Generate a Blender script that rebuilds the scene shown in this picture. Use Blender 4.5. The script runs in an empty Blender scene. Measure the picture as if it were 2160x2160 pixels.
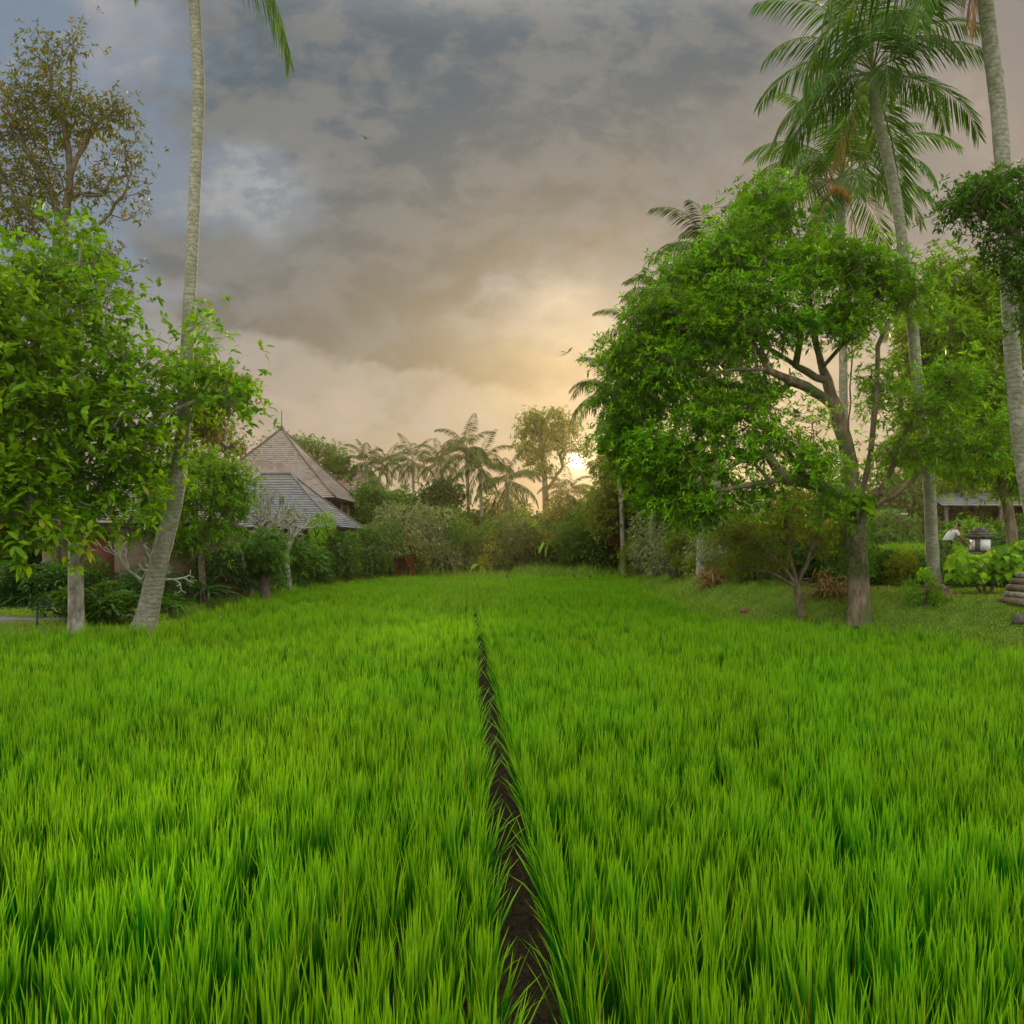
import bpy, math, random
import numpy as np
from mathutils import Vector, Matrix, noise

# ------------------------------------------------------------ camera, sky, sun
scn = bpy.context.scene
COL = scn.collection
EYE = 2.6
cam_d = bpy.data.cameras.new("camera")
cam = bpy.data.objects.new("camera", cam_d)
COL.objects.link(cam)
cam.location = (0, 0, EYE)
cam.rotation_euler = (math.radians(90), 0, 0)
cam_d.sensor_width = 36
cam_d.lens = 36 * 1700 / 2160
cam_d.shift_y = 60 / 2160
cam_d.clip_start = 0.1
cam_d.clip_end = 3000
scn.camera = cam
scn.view_settings.view_transform = 'Standard'
scn.view_settings.look = 'None'
scn.view_settings.gamma = 1
scn.view_settings.exposure = 0.0

SUN_EL, SUN_AZ = math.radians(10.0), math.radians(10.0)      # azimuth to the right of +Y
sun_d = bpy.data.lights.new("sun", 'SUN')
sun_d.energy = 3.6
sun_d.angle = math.radians(0.6)
sun_d.color = (1.0, 0.78, 0.42)
sun = bpy.data.objects.new("sun", sun_d)
COL.objects.link(sun)
sdir = Vector((math.sin(SUN_AZ) * math.cos(SUN_EL), math.cos(SUN_AZ) * math.cos(SUN_EL), math.sin(SUN_EL)))
sun.rotation_euler = sdir.to_track_quat('Z', 'Y').to_euler()


class E:
    """tiny expression builder over shader math nodes"""
    nt = None
    def __init__(s, sock): s.s = sock
    @staticmethod
    def op(o, *a, clamp=False):
        n = E.nt.nodes.new('ShaderNodeMath'); n.operation = o; n.use_clamp = clamp
        for i, x in enumerate(a):
            if isinstance(x, E): E.nt.links.new(x.s, n.inputs[i])
            else: n.inputs[i].default_value = x
        return E(n.outputs[0])
    def __add__(s, o): return E.op('ADD', s, o)
    def __radd__(s, o): return E.op('ADD', o, s)
    def __sub__(s, o): return E.op('SUBTRACT', s, o)
    def __rsub__(s, o): return E.op('SUBTRACT', o, s)
    def __mul__(s, o): return E.op('MULTIPLY', s, o)
    def __rmul__(s, o): return E.op('MULTIPLY', o, s)
    def __truediv__(s, o): return E.op('DIVIDE', s, o)


def smooth(x, a, b):
    n = E.nt.nodes.new('ShaderNodeMapRange'); n.interpolation_type = 'SMOOTHSTEP'
    E.nt.links.new(x.s, n.inputs[0]); n.inputs[1].default_value = a; n.inputs[2].default_value = b
    return E(n.outputs[0])


def mixc(f, a, b, mode='MIX'):
    n = E.nt.nodes.new('ShaderNodeMix'); n.data_type = 'RGBA'; n.blend_type = mode
    for x, i in ((f, 0), (a, 6), (b, 7)):
        if isinstance(x, E): E.nt.links.new(x.s, n.inputs[i])
        elif i == 0: n.inputs[0].default_value = x
        else: n.inputs[i].default_value = (*x, 1)
    return E(n.outputs[2])


def gauss(X, Y, x0, y0, a, b):
    dx = (X - x0) / a; dy = (Y - y0) / b
    return E.op('EXPONENT', (dx * dx + dy * dy) * -1.0)


def noise_e(vec, scale, detail=5, rough=0.55, dist=0.0):
    n = E.nt.nodes.new('ShaderNodeTexNoise'); n.inputs['Scale'].default_value = scale
    n.inputs['Detail'].default_value = detail; n.inputs['Roughness'].default_value = rough
    n.inputs['Distortion'].default_value = dist
    if vec is not None: E.nt.links.new(vec, n.inputs['Vector'])
    return E(n.outputs['Fac'])


world = bpy.data.worlds.new("World"); scn.world = world; world.use_nodes = True
nt = world.node_tree; nt.nodes.clear(); E.nt = nt
tc = nt.nodes.new('ShaderNodeTexCoord')
sep = nt.nodes.new('ShaderNodeSeparateXYZ'); nt.links.new(tc.outputs['Generated'], sep.inputs[0])
dx_, dy_, dz_ = E(sep.outputs[0]), E(sep.outputs[1]), E(sep.outputs[2])
ys = E.op('MAXIMUM', dy_, 0.12)
# the sky mapped by direction: X grows to the right, Y downward, both 0..1.9 over the part above the field
X0 = (dx_ / ys * 1700 + 1080) / 1118.0
Y0 = (1140 - dz_ / ys * 1700) / 1118.0
cmb = nt.nodes.new('ShaderNodeCombineXYZ'); nt.links.new(X0.s, cmb.inputs[0]); nt.links.new((Y0 * 1.5).s, cmb.inputs[1])
n1 = noise_e(cmb.outputs[0], 2.6, 3, 0.5)
cmb2 = nt.nodes.new('ShaderNodeCombineXYZ'); nt.links.new((X0 + 7.3).s, cmb2.inputs[0]); nt.links.new((Y0 * 1.5 + 3.1).s, cmb2.inputs[1])
n2 = noise_e(cmb2.outputs[0], 2.6, 3, 0.5)
n3 = noise_e(cmb2.outputs[0], 4.5, 7, 0.56, 0.4)
n4 = noise_e(cmb.outputs[0], 8.0, 7, 0.62)
n5 = noise_e(cmb2.outputs[0], 8.0, 6, 0.6)
Xw = X0 + (n1 - 0.5) * 0.34 + (n4 - 0.5) * 0.13
Yw = Y0 + (n2 - 0.5) * 0.26 + (n5 - 0.5) * 0.09
base = mixc(smooth(Y0, 0.05, 0.55), (.20, .245, .30), (.26, .28, .295))
base = mixc(smooth(Y0, 0.42, 0.74), base, (.42, .365, .30))
base = mixc(smooth(Y0, 0.72, 0.96), base, (.60, .44, .26))
blue = (1.0 - smooth(X0, 0.15, 0.55)) * (1.0 - smooth(Y0, 0.45, 0.75))
base = mixc(blue * 0.85, base, (.205, .27, .36))
base = mixc((1.0 - smooth(X0, 0.1, 0.5)) * smooth(Y0, 0.5, 0.8), base, (.37, .335, .34))
right = smooth(X0, 1.0, 1.5) * (1.0 - smooth(Y0, 0.5, 0.8))
base = mixc(right * 0.8, base, (.33, .275, .225))
G = gauss(Xw, Yw, .62, .06, .30, .22)
for g in ((.92, .10, .36, .20), (.70, .30, .30, .16), (1.10, .26, .30, .16), (.80, .50, .34, .10), (.62, .58, .22, .07), (.97, .68, .17, .045), (.34, .48, .12, .06),
          (.45, .62, .14, .045), (.74, .66, .18, .04), (1.3, .08, .25, .12)):
    G = G + gauss(Xw, Yw, *g)
G = G - gauss(Xw, Yw, .47, .36, .10, .075) * 0.9 - gauss(Xw, Yw, 1.05, .59, .12, .06) * 0.9
m = smooth(G * 0.72 + (n3 - 0.5) * 2.0 + (n4 - 0.5) * 1.0, 0.05, 0.80)
dark = mixc(smooth(Y0 + X0 * 0.30, 0.35, 0.95), (.105, .140, .172), (.225, .195, .150))
dark = mixc(smooth(n5 * 0.5 + n3 * 0.5, 0.44, 0.57) * 0.55, dark, (.28, .27, .245))
lowc = E.op('MULTIPLY', smooth(n1 * 0.5 + n3 * 0.5, 0.48, 0.6), smooth(Y0, 0.6, 0.75))
base = mixc(smooth(noise_e(cmb2.outputs[0], 3.4, 6, .6), .46, .62) * smooth(Y0, .5, .7) * .55, base, (.30, .25, .195))
base = mixc(lowc * 0.5, base, (.60, .47, .36))
sky = mixc(m, base, dark)
sky = mixc(gauss(Xw, Yw, .48, .37, .10, .07) * smooth(n4, .42, .58) * 0.7, sky, (.42, .44, .47))
sky = mixc(smooth(n4, .5, .7) * (1.0 - m) * .45, sky, (.50, .46, .43))
bp = E.op('MULTIPLY', gauss(Xw, Yw, 1.04, .60, .09, .05), smooth(n3, 0.35, 0.6))
sky = mixc(bp * 0.9, sky, (.60, .53, .43))
sky = mixc(gauss(Xw, Yw, .17, .03, .05, .10) * 0.55, sky, (.47, .43, .42))
sky = mixc(gauss(Xw, Yw, .26, .07, .06, .04) * 0.4, sky, (.47, .43, .42))
sky = mixc(gauss(Xw, Yw, 1.85, .25, .12, .12) * 0.5, sky, (.46, .36, .28))
# glow round the sun and the sun's own disc behind thin cloud
sx, sy = X0 - 1.0894, Y0 - 0.868
r2 = sx * sx + sy * sy
sky = mixc(E.op('EXPONENT', r2 * -26.0) * 0.32, sky, (.80, .55, .26))
sky = mixc(E.op('EXPONENT', r2 * -700.0) * 0.7, sky, (1.6, 1.25, .8))
sky = mixc(E.op('EXPONENT', r2 * -9500.0), sky, (5.5, 5.0, 4.2))
# extra brightness added to the unseen sky overhead and behind, to light the field
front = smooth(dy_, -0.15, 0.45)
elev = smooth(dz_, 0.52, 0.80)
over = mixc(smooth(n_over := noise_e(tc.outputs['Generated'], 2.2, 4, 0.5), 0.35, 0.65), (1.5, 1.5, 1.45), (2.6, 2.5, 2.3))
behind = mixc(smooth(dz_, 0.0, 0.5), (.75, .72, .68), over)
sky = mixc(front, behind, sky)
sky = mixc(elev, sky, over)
nish = nt.nodes.new('ShaderNodeTexSky'); nish.sky_type = 'NISHITA'; nish.sun_disc = False
nish.sun_elevation = SUN_EL; nish.sun_rotation = SUN_AZ
nbg = nt.nodes.new('ShaderNodeBackground'); nbg.inputs['Strength'].default_value = 0.05
nt.links.new(nish.outputs[0], nbg.inputs[0])
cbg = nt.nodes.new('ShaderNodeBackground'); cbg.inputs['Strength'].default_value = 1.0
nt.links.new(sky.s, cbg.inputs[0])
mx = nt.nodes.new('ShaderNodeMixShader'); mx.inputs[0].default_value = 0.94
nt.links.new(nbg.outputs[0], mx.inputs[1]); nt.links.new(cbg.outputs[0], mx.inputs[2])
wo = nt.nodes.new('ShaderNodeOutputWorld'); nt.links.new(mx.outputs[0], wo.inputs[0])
world.cycles.sampling_method = 'MANUAL'
world.cycles.sample_map_resolution = 512

cy = scn.cycles
cy.max_bounces = 6; cy.diffuse_bounces = 3; cy.glossy_bounces = 2; cy.transmission_bounces = 4
cy.volume_bounces = 0; cy.transparent_max_bounces = 4
cy.caustics_reflective = False; cy.caustics_refractive = False
cy.use_denoising = True
cy.sample_clamp_indirect = 4.0

# ------------------------------------------------------------ helpers
def P(px, py, Y):                     # a point seen at (px, py) of the 1932-wide picture, Y metres away
    return Vector(((px * 1.118 - 1080) / 1700 * Y, Y, EYE + (1140 - py * 1.118) / 1700 * Y))

def PX(px, Y): return (px * 1.118 - 1080) / 1700 * Y

def tag(o, label=None, cat=None, group=None, kind=None):
    for k, v in (('label', label), ('category', cat), ('group', group), ('kind', kind)):
        if v: o[k] = v
    return o

def link(o, parent=None):
    COL.objects.link(o)
    if parent is not None: o.parent = parent
    return o

def empty(name, loc=(0, 0, 0), rz=0.0):
    o = bpy.data.objects.new(name, None); o.empty_display_size = .2
    o.location = loc; o.rotation_euler = (0, 0, rz)
    return link(o)

def raw_mesh(name, V, F, mat=None, smooth_=False, attrs=None, mats=None, midx=None):
    """V (n,3), F (m,3|4) or list of such arrays"""
    me = bpy.data.meshes.new(name)
    V = np.asarray(V, dtype=np.float32).reshape(-1, 3)
    Fs = F if isinstance(F, list) and len(np.shape(F[0])) == 2 else [F]
    Fs = [np.asarray(f, dtype=np.int32) for f in Fs if len(f)]
    me.vertices.add(len(V)); me.vertices.foreach_set('co', V.ravel())
    nl = sum(f.size for f in Fs); npoly = sum(len(f) for f in Fs)
    me.loops.add(nl); me.loops.foreach_set('vertex_index', np.concatenate([f.ravel() for f in Fs]))
    me.polygons.add(npoly)
    tot = np.concatenate([np.full(len(f), f.shape[1], dtype=np.int32) for f in Fs])
    start = np.concatenate([[0], np.cumsum(tot)[:-1]]).astype(np.int32)
    me.polygons.foreach_set('loop_start', start)
    if smooth_: me.polygons.foreach_set('use_smooth', np.ones(npoly, dtype=bool))
    if midx is not None: me.polygons.foreach_set('material_index', np.asarray(midx, dtype=np.int32))
    if attrs:
        for k, a in attrs.items():
            at = me.attributes.new(k, 'FLOAT', 'POINT'); at.data.foreach_set('value', np.asarray(a, dtype=np.float32))
    me.update(calc_edges=True)
    for m_ in (mats or ([mat] if mat else [])): me.materials.append(m_)
    return me

def obj(name, me, parent=None):
    return link(bpy.data.objects.new(name, me), parent)

class MB:
    """collects boxes, prisms, tubes into one mesh"""
    def __init__(s): s.v = []; s.q = []; s.t = []; s.n = 0
    def add(s, V, F):
        V = np.asarray(V, dtype=float).reshape(-1, 3)
        for f in F:
            if len(f) == 4: s.q.append([i + s.n for i in f])
            elif len(f) == 3: s.t.append([i + s.n for i in f])
            else:
                for k in range(1, len(f) - 1): s.t.append([f[0] + s.n, f[k] + s.n, f[k + 1] + s.n])
        s.v.append(V); s.n += len(V)
    def box(s, x0, x1, y0, y1, z0, z1, rz=0, c=None, taper=1.0):
        cx, cy_ = ((x0 + x1) / 2, (y0 + y1) / 2) if c is None else c
        V = []
        for z, k in ((z0, 1.0), (z1, taper)):
            for x, y in ((x0, y0), (x1, y0), (x1, y1), (x0, y1)):
                a, b = (x - cx) * k, (y - cy_) * k
                V.append((cx + a * math.cos(rz) - b * math.sin(rz), cy_ + a * math.sin(rz) + b * math.cos(rz), z))
        s.add(V, [(3, 2, 1, 0), (4, 5, 6, 7), (0, 1, 5, 4), (1, 2, 6, 5), (2, 3, 7, 6), (3, 0, 4, 7)])
    def tube(s, pts, rad, n=6, cap=True):
        V, F = tube_arr(pts, rad, n)
        Fl = [tuple(f) for f in F]
        if cap: Fl += [tuple(range(n))[::-1], tuple(range((len(pts) - 1) * n, len(pts) * n))]
        s.add(V, Fl)
    def mesh(s, name, mat, smooth_=False):
        return raw_mesh(name, np.concatenate(s.v), [f for f in (s.q, s.t) if f], mat, smooth_)
    def build(s, name, mat, parent=None, smooth_=False): return obj(name, s.mesh(name, mat, smooth_), parent)

def tube_arr(pts, rad, n=6):
    p = np.asarray(pts, dtype=float); m = len(p)
    rad = np.broadcast_to(np.asarray(rad, dtype=float), (m,))
    t = np.gradient(p, axis=0); t /= np.linalg.norm(t, axis=1)[:, None] + 1e-9
    ref = np.array([0.31, 0.95, 0.05]) if abs(t[0][2]) > .8 else np.array([0, 0, 1.0])
    u = np.zeros_like(p); cur = ref
    for i in range(m):
        cur = cur - t[i] * cur.dot(t[i]); cur = cur / (np.linalg.norm(cur) + 1e-9); u[i] = cur
    w = np.cross(t, u)
    a = np.linspace(0, 2 * np.pi, n, endpoint=False)
    V = p[:, None, :] + rad[:, None, None] * (np.cos(a)[None, :, None] * u[:, None, :] + np.sin(a)[None, :, None] * w[:, None, :])
    i = np.arange(m - 1)[:, None] * n; k = np.arange(n)[None, :]; k2 = (k + 1) % n
    F = np.stack([i + k, i + k2, i + n + k2, i + n + k], axis=-1).reshape(-1, 4)
    return V.reshape(-1, 3), F

def catmull(pts, k=6):
    p = [np.asarray(q, dtype=float) for q in pts]
    p = [2 * p[0] - p[1]] + p + [2 * p[-1] - p[-2]]
    out = []
    for i in range(1, len(p) - 2):
        for j in range(k):
            t = j / k
            out.append(0.5 * ((2 * p[i]) + (p[i + 1] - p[i - 1]) * t + (2 * p[i - 1] - 5 * p[i] + 4 * p[i + 1] - p[i + 2]) * t * t + (3 * p[i] - p[i - 1] - 3 * p[i + 1] + p[i + 2]) * t ** 3))
    out.append(p[-2]); return np.array(out)

def unit(a): return a / (np.linalg.norm(a, axis=-1, keepdims=True) + 1e-9)

PROF = {
    'blade': lambda t: np.interp(t, [0, .3, .7, 1], [.65, 1, .8, 0]),
    'leaf': lambda t: np.sin(np.pi * np.clip(t, 0, 1) ** 0.9),
    'lance': lambda t: np.sin(np.pi * np.clip(t, 0, 1) ** 0.75),
    'heart': lambda t: np.interp(t, [0, .12, .33, .66, 1], [0, .85, 1, .6, 0]),
}
def leaves(rs, c, d, L, W, nseg=2, droop=0.2, fold=0.25, prof='leaf', rnd=None, side=None):
    """a mesh part (V, tris, rnd) of n leaves from base points c along unit directions d"""
    n = len(c)
    L = np.broadcast_to(L, (n,)); W = np.broadcast_to(W, (n,))
    if rnd is None: rnd = rs.rand(n)
    if side is None:
        side = np.cross(d, np.array([0, 0, 1.0]) + rs.normal(0, .35, (n, 3)))
    s = unit(side); nn = np.cross(s, d)
    nn = nn * np.where(nn[:, 2:3] < 0, -1, 1)
    f = PROF[prof]
    if nseg == 1:
        tip = c + d * L[:, None]; tip[:, 2] -= droop * L
        mid = c + d * (L * .45)[:, None]; mid[:, 2] -= droop * L * .2
        l = mid + (s * W[:, None] + nn * (fold * W)[:, None]) * .5; r = mid + (-s * W[:, None] + nn * (fold * W)[:, None]) * .5
        V = np.stack([c, l, tip, r], 1).reshape(-1, 3)
        b = np.arange(n)[:, None] * 4
        T = np.concatenate([b + np.array([[0, 3, 2]]), b + np.array([[0, 2, 1]])])
        return V, T, np.repeat(rnd, 4)
    ts = np.linspace(0, 1, nseg + 1)
    mid = [c + d * (L * t)[:, None] - np.array([0, 0, 1.0]) * (droop * L * t * t)[:, None] for t in ts]
    vs = list(mid)
    for t, mp in zip(ts[1:-1], mid[1:-1]):
        w = (W * f(t) * .5)[:, None]
        vs.append(mp + s * w + nn * fold * w); vs.append(mp - s * w + nn * fold * w)
    K = len(vs); V = np.stack(vs, 1).reshape(-1, 3)
    T = []; m0 = nseg + 1
    Lf = lambda j: m0 + 2 * (j - 1); Rt = lambda j: m0 + 2 * (j - 1) + 1
    T += [(0, 1, Lf(1)), (0, Rt(1), 1)]
    for j in range(1, nseg - 1):
        T += [(j, j + 1, Lf(j + 1)), (j, Lf(j + 1), Lf(j)), (j, Rt(j + 1), j + 1), (j, Rt(j), Rt(j + 1))]
    T += [(nseg - 1, nseg, Lf(nseg - 1)), (nseg - 1, Rt(nseg - 1), nseg)]
    b = np.arange(n)[:, None, None] * K
    T = (b + np.array(T)[None]).reshape(-1, 3)
    return V, T, np.repeat(rnd, K)

def join(parts):
    V = []; T = []; R = []; n = 0
    for v, t, r in parts:
        V.append(v); T.append(np.asarray(t) + n); R.append(r); n += len(v)
    return np.concatenate(V), np.concatenate(T), np.concatenate(R)

def rand_dirs(rs, n, zmin=-1.0):
    z = rs.uniform(zmin, 1, n); a = rs.uniform(0, 2 * np.pi, n); r = np.sqrt(1 - z * z)
    return np.stack([r * np.cos(a), r * np.sin(a), z], 1)

# ------------------------------------------------------------ materials
def new_mat(name):
    m = bpy.data.materials.new(name); m.use_nodes = True; t = m.node_tree; t.nodes.clear(); E.nt = t
    out = t.nodes.new('ShaderNodeOutputMaterial'); return m, t, out

def attr(name):
    n = E.nt.nodes.new('ShaderNodeAttribute'); n.attribute_name = name; return E(n.outputs['Fac'])

def leaf_mat(name, c0, c1, trans=0.35, rough=0.5, tcol=None, extra=None, spec=0.15, tipc=None):
    m, t, out = new_mat(name)
    oi = t.nodes.new('ShaderNodeObjectInfo')
    r = attr('rnd')
    col = mixc(r, c0, c1)
    if extra: col = mixc(smooth(r, extra[1], extra[1] + .02), col, extra[0])
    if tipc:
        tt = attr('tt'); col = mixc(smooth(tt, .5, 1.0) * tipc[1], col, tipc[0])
    geo = t.nodes.new('ShaderNodeNewGeometry')
    nz = noise_e(geo.outputs['Position'], 0.55, 3)
    hs = t.nodes.new('ShaderNodeHueSaturation'); t.links.new(col.s, hs.inputs['Color'])
    t.links.new((0.5 + (nz - 0.5) * 0.05 + (E(oi.outputs['Random']) - 0.5) * 0.02).s, hs.inputs['Hue'])
    t.links.new((0.75 + nz * 0.5).s, hs.inputs['Value'])
    p = t.nodes.new('ShaderNodeBsdfPrincipled'); t.links.new(hs.outputs[0], p.inputs['Base Color'])
    p.inputs['Roughness'].default_value = rough; p.inputs['Specular IOR Level'].default_value = spec
    tr = t.nodes.new('ShaderNodeBsdfTranslucent')
    tm = mixc(1.0, E(hs.outputs[0]), tcol or (1.6, 1.5, .35), 'MULTIPLY')
    t.links.new(tm.s, tr.inputs[0])
    mx = t.nodes.new('ShaderNodeMixShader'); mx.inputs[0].default_value = trans
    t.links.new(p.outputs[0], mx.inputs[1]); t.links.new(tr.outputs[0], mx.inputs[2])
    t.links.new(mx.outputs[0], out.inputs[0]); return m

def bump(t, p, h, strength=.5, dist=.02):
    b = t.nodes.new('ShaderNodeBump'); b.inputs['Strength'].default_value = strength; b.inputs['Distance'].default_value = dist
    t.links.new(h.s, b.inputs['Height']); t.links.new(b.outputs[0], p.inputs['Normal'])

def rough_mat(name, c0, c1, scale=6, rough=.85, bs=.5, bd=.02, coord='Object', c2=None, c2s=2.0, stretch=(1, 1, 1), spec=.3):
    m, t, out = new_mat(name)
    tcn = t.nodes.new('ShaderNodeTexCoord'); mp = t.nodes.new('ShaderNodeMapping'); mp.inputs['Scale'].default_value = stretch
    t.links.new(tcn.outputs[coord], mp.inputs[0])
    n = noise_e(mp.outputs[0], scale, 8, .62)
    col = mixc(smooth(n, .32, .68), c0, c1)
    if c2:
        nb = noise_e(mp.outputs[0], c2s, 5, .6); col = mixc(smooth(nb, .52, .62), col, c2)
    p = t.nodes.new('ShaderNodeBsdfPrincipled'); t.links.new(col.s, p.inputs['Base Color'])
    p.inputs['Roughness'].default_value = rough; p.inputs['Specular IOR Level'].default_value = spec
    bump(t, p, n, bs, bd); t.links.new(p.outputs[0], out.inputs[0]); return m

def palm_bark(name, c0, c1, cm):
    m, t, out = new_mat(name)
    tcn = t.nodes.new('ShaderNodeTexCoord'); sp = t.nodes.new('ShaderNodeSeparateXYZ'); t.links.new(tcn.outputs['Object'], sp.inputs[0])
    n = noise_e(tcn.outputs['Object'], 9, 7, .65); nb = noise_e(tcn.outputs['Object'], 1.6, 4, .6)
    z = E(sp.outputs[2]) * 9.0 + (n - .5) * 1.6 + (nb - .5) * 3.0
    w = E.op('FRACT', z)
    ring = smooth(w, .0, .16) * (1.0 - smooth(w, .8, 1.0))
    col = mixc(smooth(n, .3, .7), c0, c1)
    col = mixc((1.0 - ring) * smooth(nb, .35, .6) * .5, col, (.12, .11, .08))
    nc = noise_e(tcn.outputs['Object'], 26, 5, .7); col = mixc(smooth(nc, .58, .72) * .6, col, (.09, .085, .06))
    col = mixc(smooth(nb, .48, .62) * .6, col, cm)
    p = t.nodes.new('ShaderNodeBsdfPrincipled'); t.links.new(col.s, p.inputs['Base Color']); p.inputs['Roughness'].default_value = .85
    bump(t, p, ring * .5 + n * .9, .7, .04); t.links.new(p.outputs[0], out.inputs[0]); return m

M = {}
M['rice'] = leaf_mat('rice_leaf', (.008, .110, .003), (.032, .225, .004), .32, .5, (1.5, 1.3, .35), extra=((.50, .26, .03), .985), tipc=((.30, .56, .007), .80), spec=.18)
M['grass'] = leaf_mat('short_grass', (.13, .26, .018), (.27, .40, .03), .3, .6)
M['mango'] = leaf_mat('mango_leaf', (.045, .12, .005), (.28, .54, .014), .35, .38, (1.6, 1.5, .3))
M['big'] = leaf_mat('broad_leaf', (.035, .14, .005), (.27, .50, .010), .38, .5, (1.6, 1.4, .3), extra=((.45, .16, .03), .99))
M['sparse'] = leaf_mat('bronze_leaf', (.075, .11, .012), (.19, .17, .022), .35, .4, extra=((.30, .10, .02), .9))
M['lime'] = leaf_mat('lime_leaf', (.11, .30, .012), (.22, .42, .018), .42, .4, (1.4, 1.2, .3))
M['dark'] = leaf_mat('dark_leaf', (.02, .07, .012), (.055, .15, .018), .28, .35)
M['mid'] = leaf_mat('mid_leaf', (.05, .13, .012), (.10, .23, .022), .35, .4)
M['olive'] = leaf_mat('olive_leaf', (.10, .15, .010), (.23, .27, .02), .4, .45)
M['grey'] = leaf_mat('grey_leaf', (.15, .19, .09), (.28, .32, .18), .3, .6)
M['red'] = leaf_mat('red_leaf', (.14, .035, .02), (.30, .08, .03), .35, .4)
M['yellow'] = leaf_mat('yellow_leaf', (.30, .36, .02), (.42, .44, .03), .42, .45)
M['palm'] = leaf_mat('palm_leaf', (.025, .10, .012), (.12, .24, .012), .32, .5, extra=((.20, .21, .04), .93), spec=.15)
M['palmfar'] = leaf_mat('distant_palm_leaf', (.03, .065, .010), (.085, .12, .014), .16, .6, extra=((.12, .11, .04), .93), spec=.1)  # palm leaf colour darkened so these crowns read as backlit silhouettes
M['deadfrond'] = leaf_mat('dry_frond', (.20, .12, .05), (.34, .22, .10), .25, .7)
M['palmbark'] = palm_bark('palm_bark', (.21, .20, .15), (.40, .38, .30), (.19, .22, .11))
M['bark'] = rough_mat('mango_bark', (.12, .085, .055), (.28, .22, .15), 7, .9, .9, .05, c2=(.10, .13, .05), c2s=1.3, stretch=(1, 1, .35))
M['palebark'] = rough_mat('lichen_bark', (.16, .13, .10), (.50, .47, .40), 5, .9, .6, .02, stretch=(1, 1, .5))
M['twig'] = rough_mat('twig_bark', (.10, .08, .055), (.22, .18, .13), 8, .9)
M['paletwig'] = rough_mat('frangipani_bark', (.20, .195, .155), (.36, .35, .29), 8, .8)
M['mud'] = rough_mat('mud', (.03, .022, .014), (.07, .05, .033), 5, .6, .9, .05)
M['stone'] = rough_mat('dark_stone', (.06, .058, .05), (.16, .15, .13), 9, .9, .6, .02)
M['palestone'] = rough_mat('pale_stone', (.30, .28, .24), (.50, .47, .42), 4, .9)
M['wood'] = rough_mat('brown_wood', (.16, .09, .045), (.30, .18, .09), 5, .7, stretch=(3, 3, .3))
M['darkwood'] = rough_mat('dark_wood', (.035, .025, .018), (.08, .055, .04), 5, .7)
M['plaster'] = rough_mat('tan_plaster', (.17, .13, .085), (.26, .20, .13), 3, .9, .2)
M['white'] = rough_mat('white_panel', (.72, .72, .70), (.82, .82, .80), 3, .6, .1)
M['metal'] = rough_mat('black_metal', (.02, .02, .02), (.04, .04, .04), 3, .5, .1)
M['path'] = rough_mat('grey_paving', (.11, .105, .10), (.19, .18, .17), 5, .9, .3)
M['coconut'] = rough_mat('orange_coconut', (.45, .17, .03), (.62, .28, .05), 4, .45, .1)
M['greennut'] = rough_mat('green_coconut', (.20, .30, .03), (.30, .42, .05), 4, .4, .1)
M['skin'] = rough_mat('skin', (.22, .11, .06), (.27, .14, .08), 4, .5, .1)
M['shirt'] = rough_mat('shirt_cloth', (.60, .60, .64), (.74, .74, .78), 4, .9, .2)
M['trousers'] = rough_mat('trouser_cloth', (.015, .02, .03), (.03, .04, .05), 4, .9, .2)
M['hair'] = rough_mat('black_hair', (.01, .008, .006), (.02, .016, .012), 20, .6, .3)
M['redpaint'] = rough_mat('red_paint', (.55, .04, .03), (.65, .06, .04), 4, .5, .1)

def roof_mat(name, c0, c1, c2):
    m, t, out = new_mat(name)
    geo = t.nodes.new('ShaderNodeNewGeometry'); a = attr('row')
    n = noise_e(geo.outputs['Position'], 14, 4, .7); nb = noise_e(geo.outputs['Position'], .7, 4, .6)
    tc2 = t.nodes.new('ShaderNodeCombineXYZ'); sp = t.nodes.new('ShaderNodeSeparateXYZ'); t.links.new(geo.outputs['Position'], sp.inputs[0])
    t.links.new(((E(sp.outputs[0]) + E(sp.outputs[1])) * 5.0 + a * 61.0).s, tc2.inputs[0]); t.links.new((a * 97.0).s, tc2.inputs[1])
    wn = t.nodes.new('ShaderNodeTexWhiteNoise'); wn.noise_dimensions = '2D'
    fl = t.nodes.new('ShaderNodeVectorMath'); fl.operation = 'FLOOR'; t.links.new(tc2.outputs[0], fl.inputs[0]); t.links.new(fl.outputs[0], wn.inputs['Vector'])
    col = mixc(E(wn.outputs['Value']), c0, c1); col = mixc(smooth(nb, .42, .62) * .6, col, c2)
    p = t.nodes.new('ShaderNodeBsdfPrincipled'); t.links.new(col.s, p.inputs['Base Color']); p.inputs['Roughness'].default_value = .85
    bump(t, p, n, .4, .02); t.links.new(p.outputs[0], out.inputs[0]); return m
M['roof'] = roof_mat('brown_shingle', (.15, .115, .095), (.26, .20, .17), (.23, .215, .19))
M['roofgrey'] = roof_mat('grey_shingle', (.095, .105, .12), (.17, .18, .195), (.16, .165, .145))
M['roofred'] = roof_mat('red_shingle', (.16, .07, .055), (.22, .11, .08), (.18, .14, .12))

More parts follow.
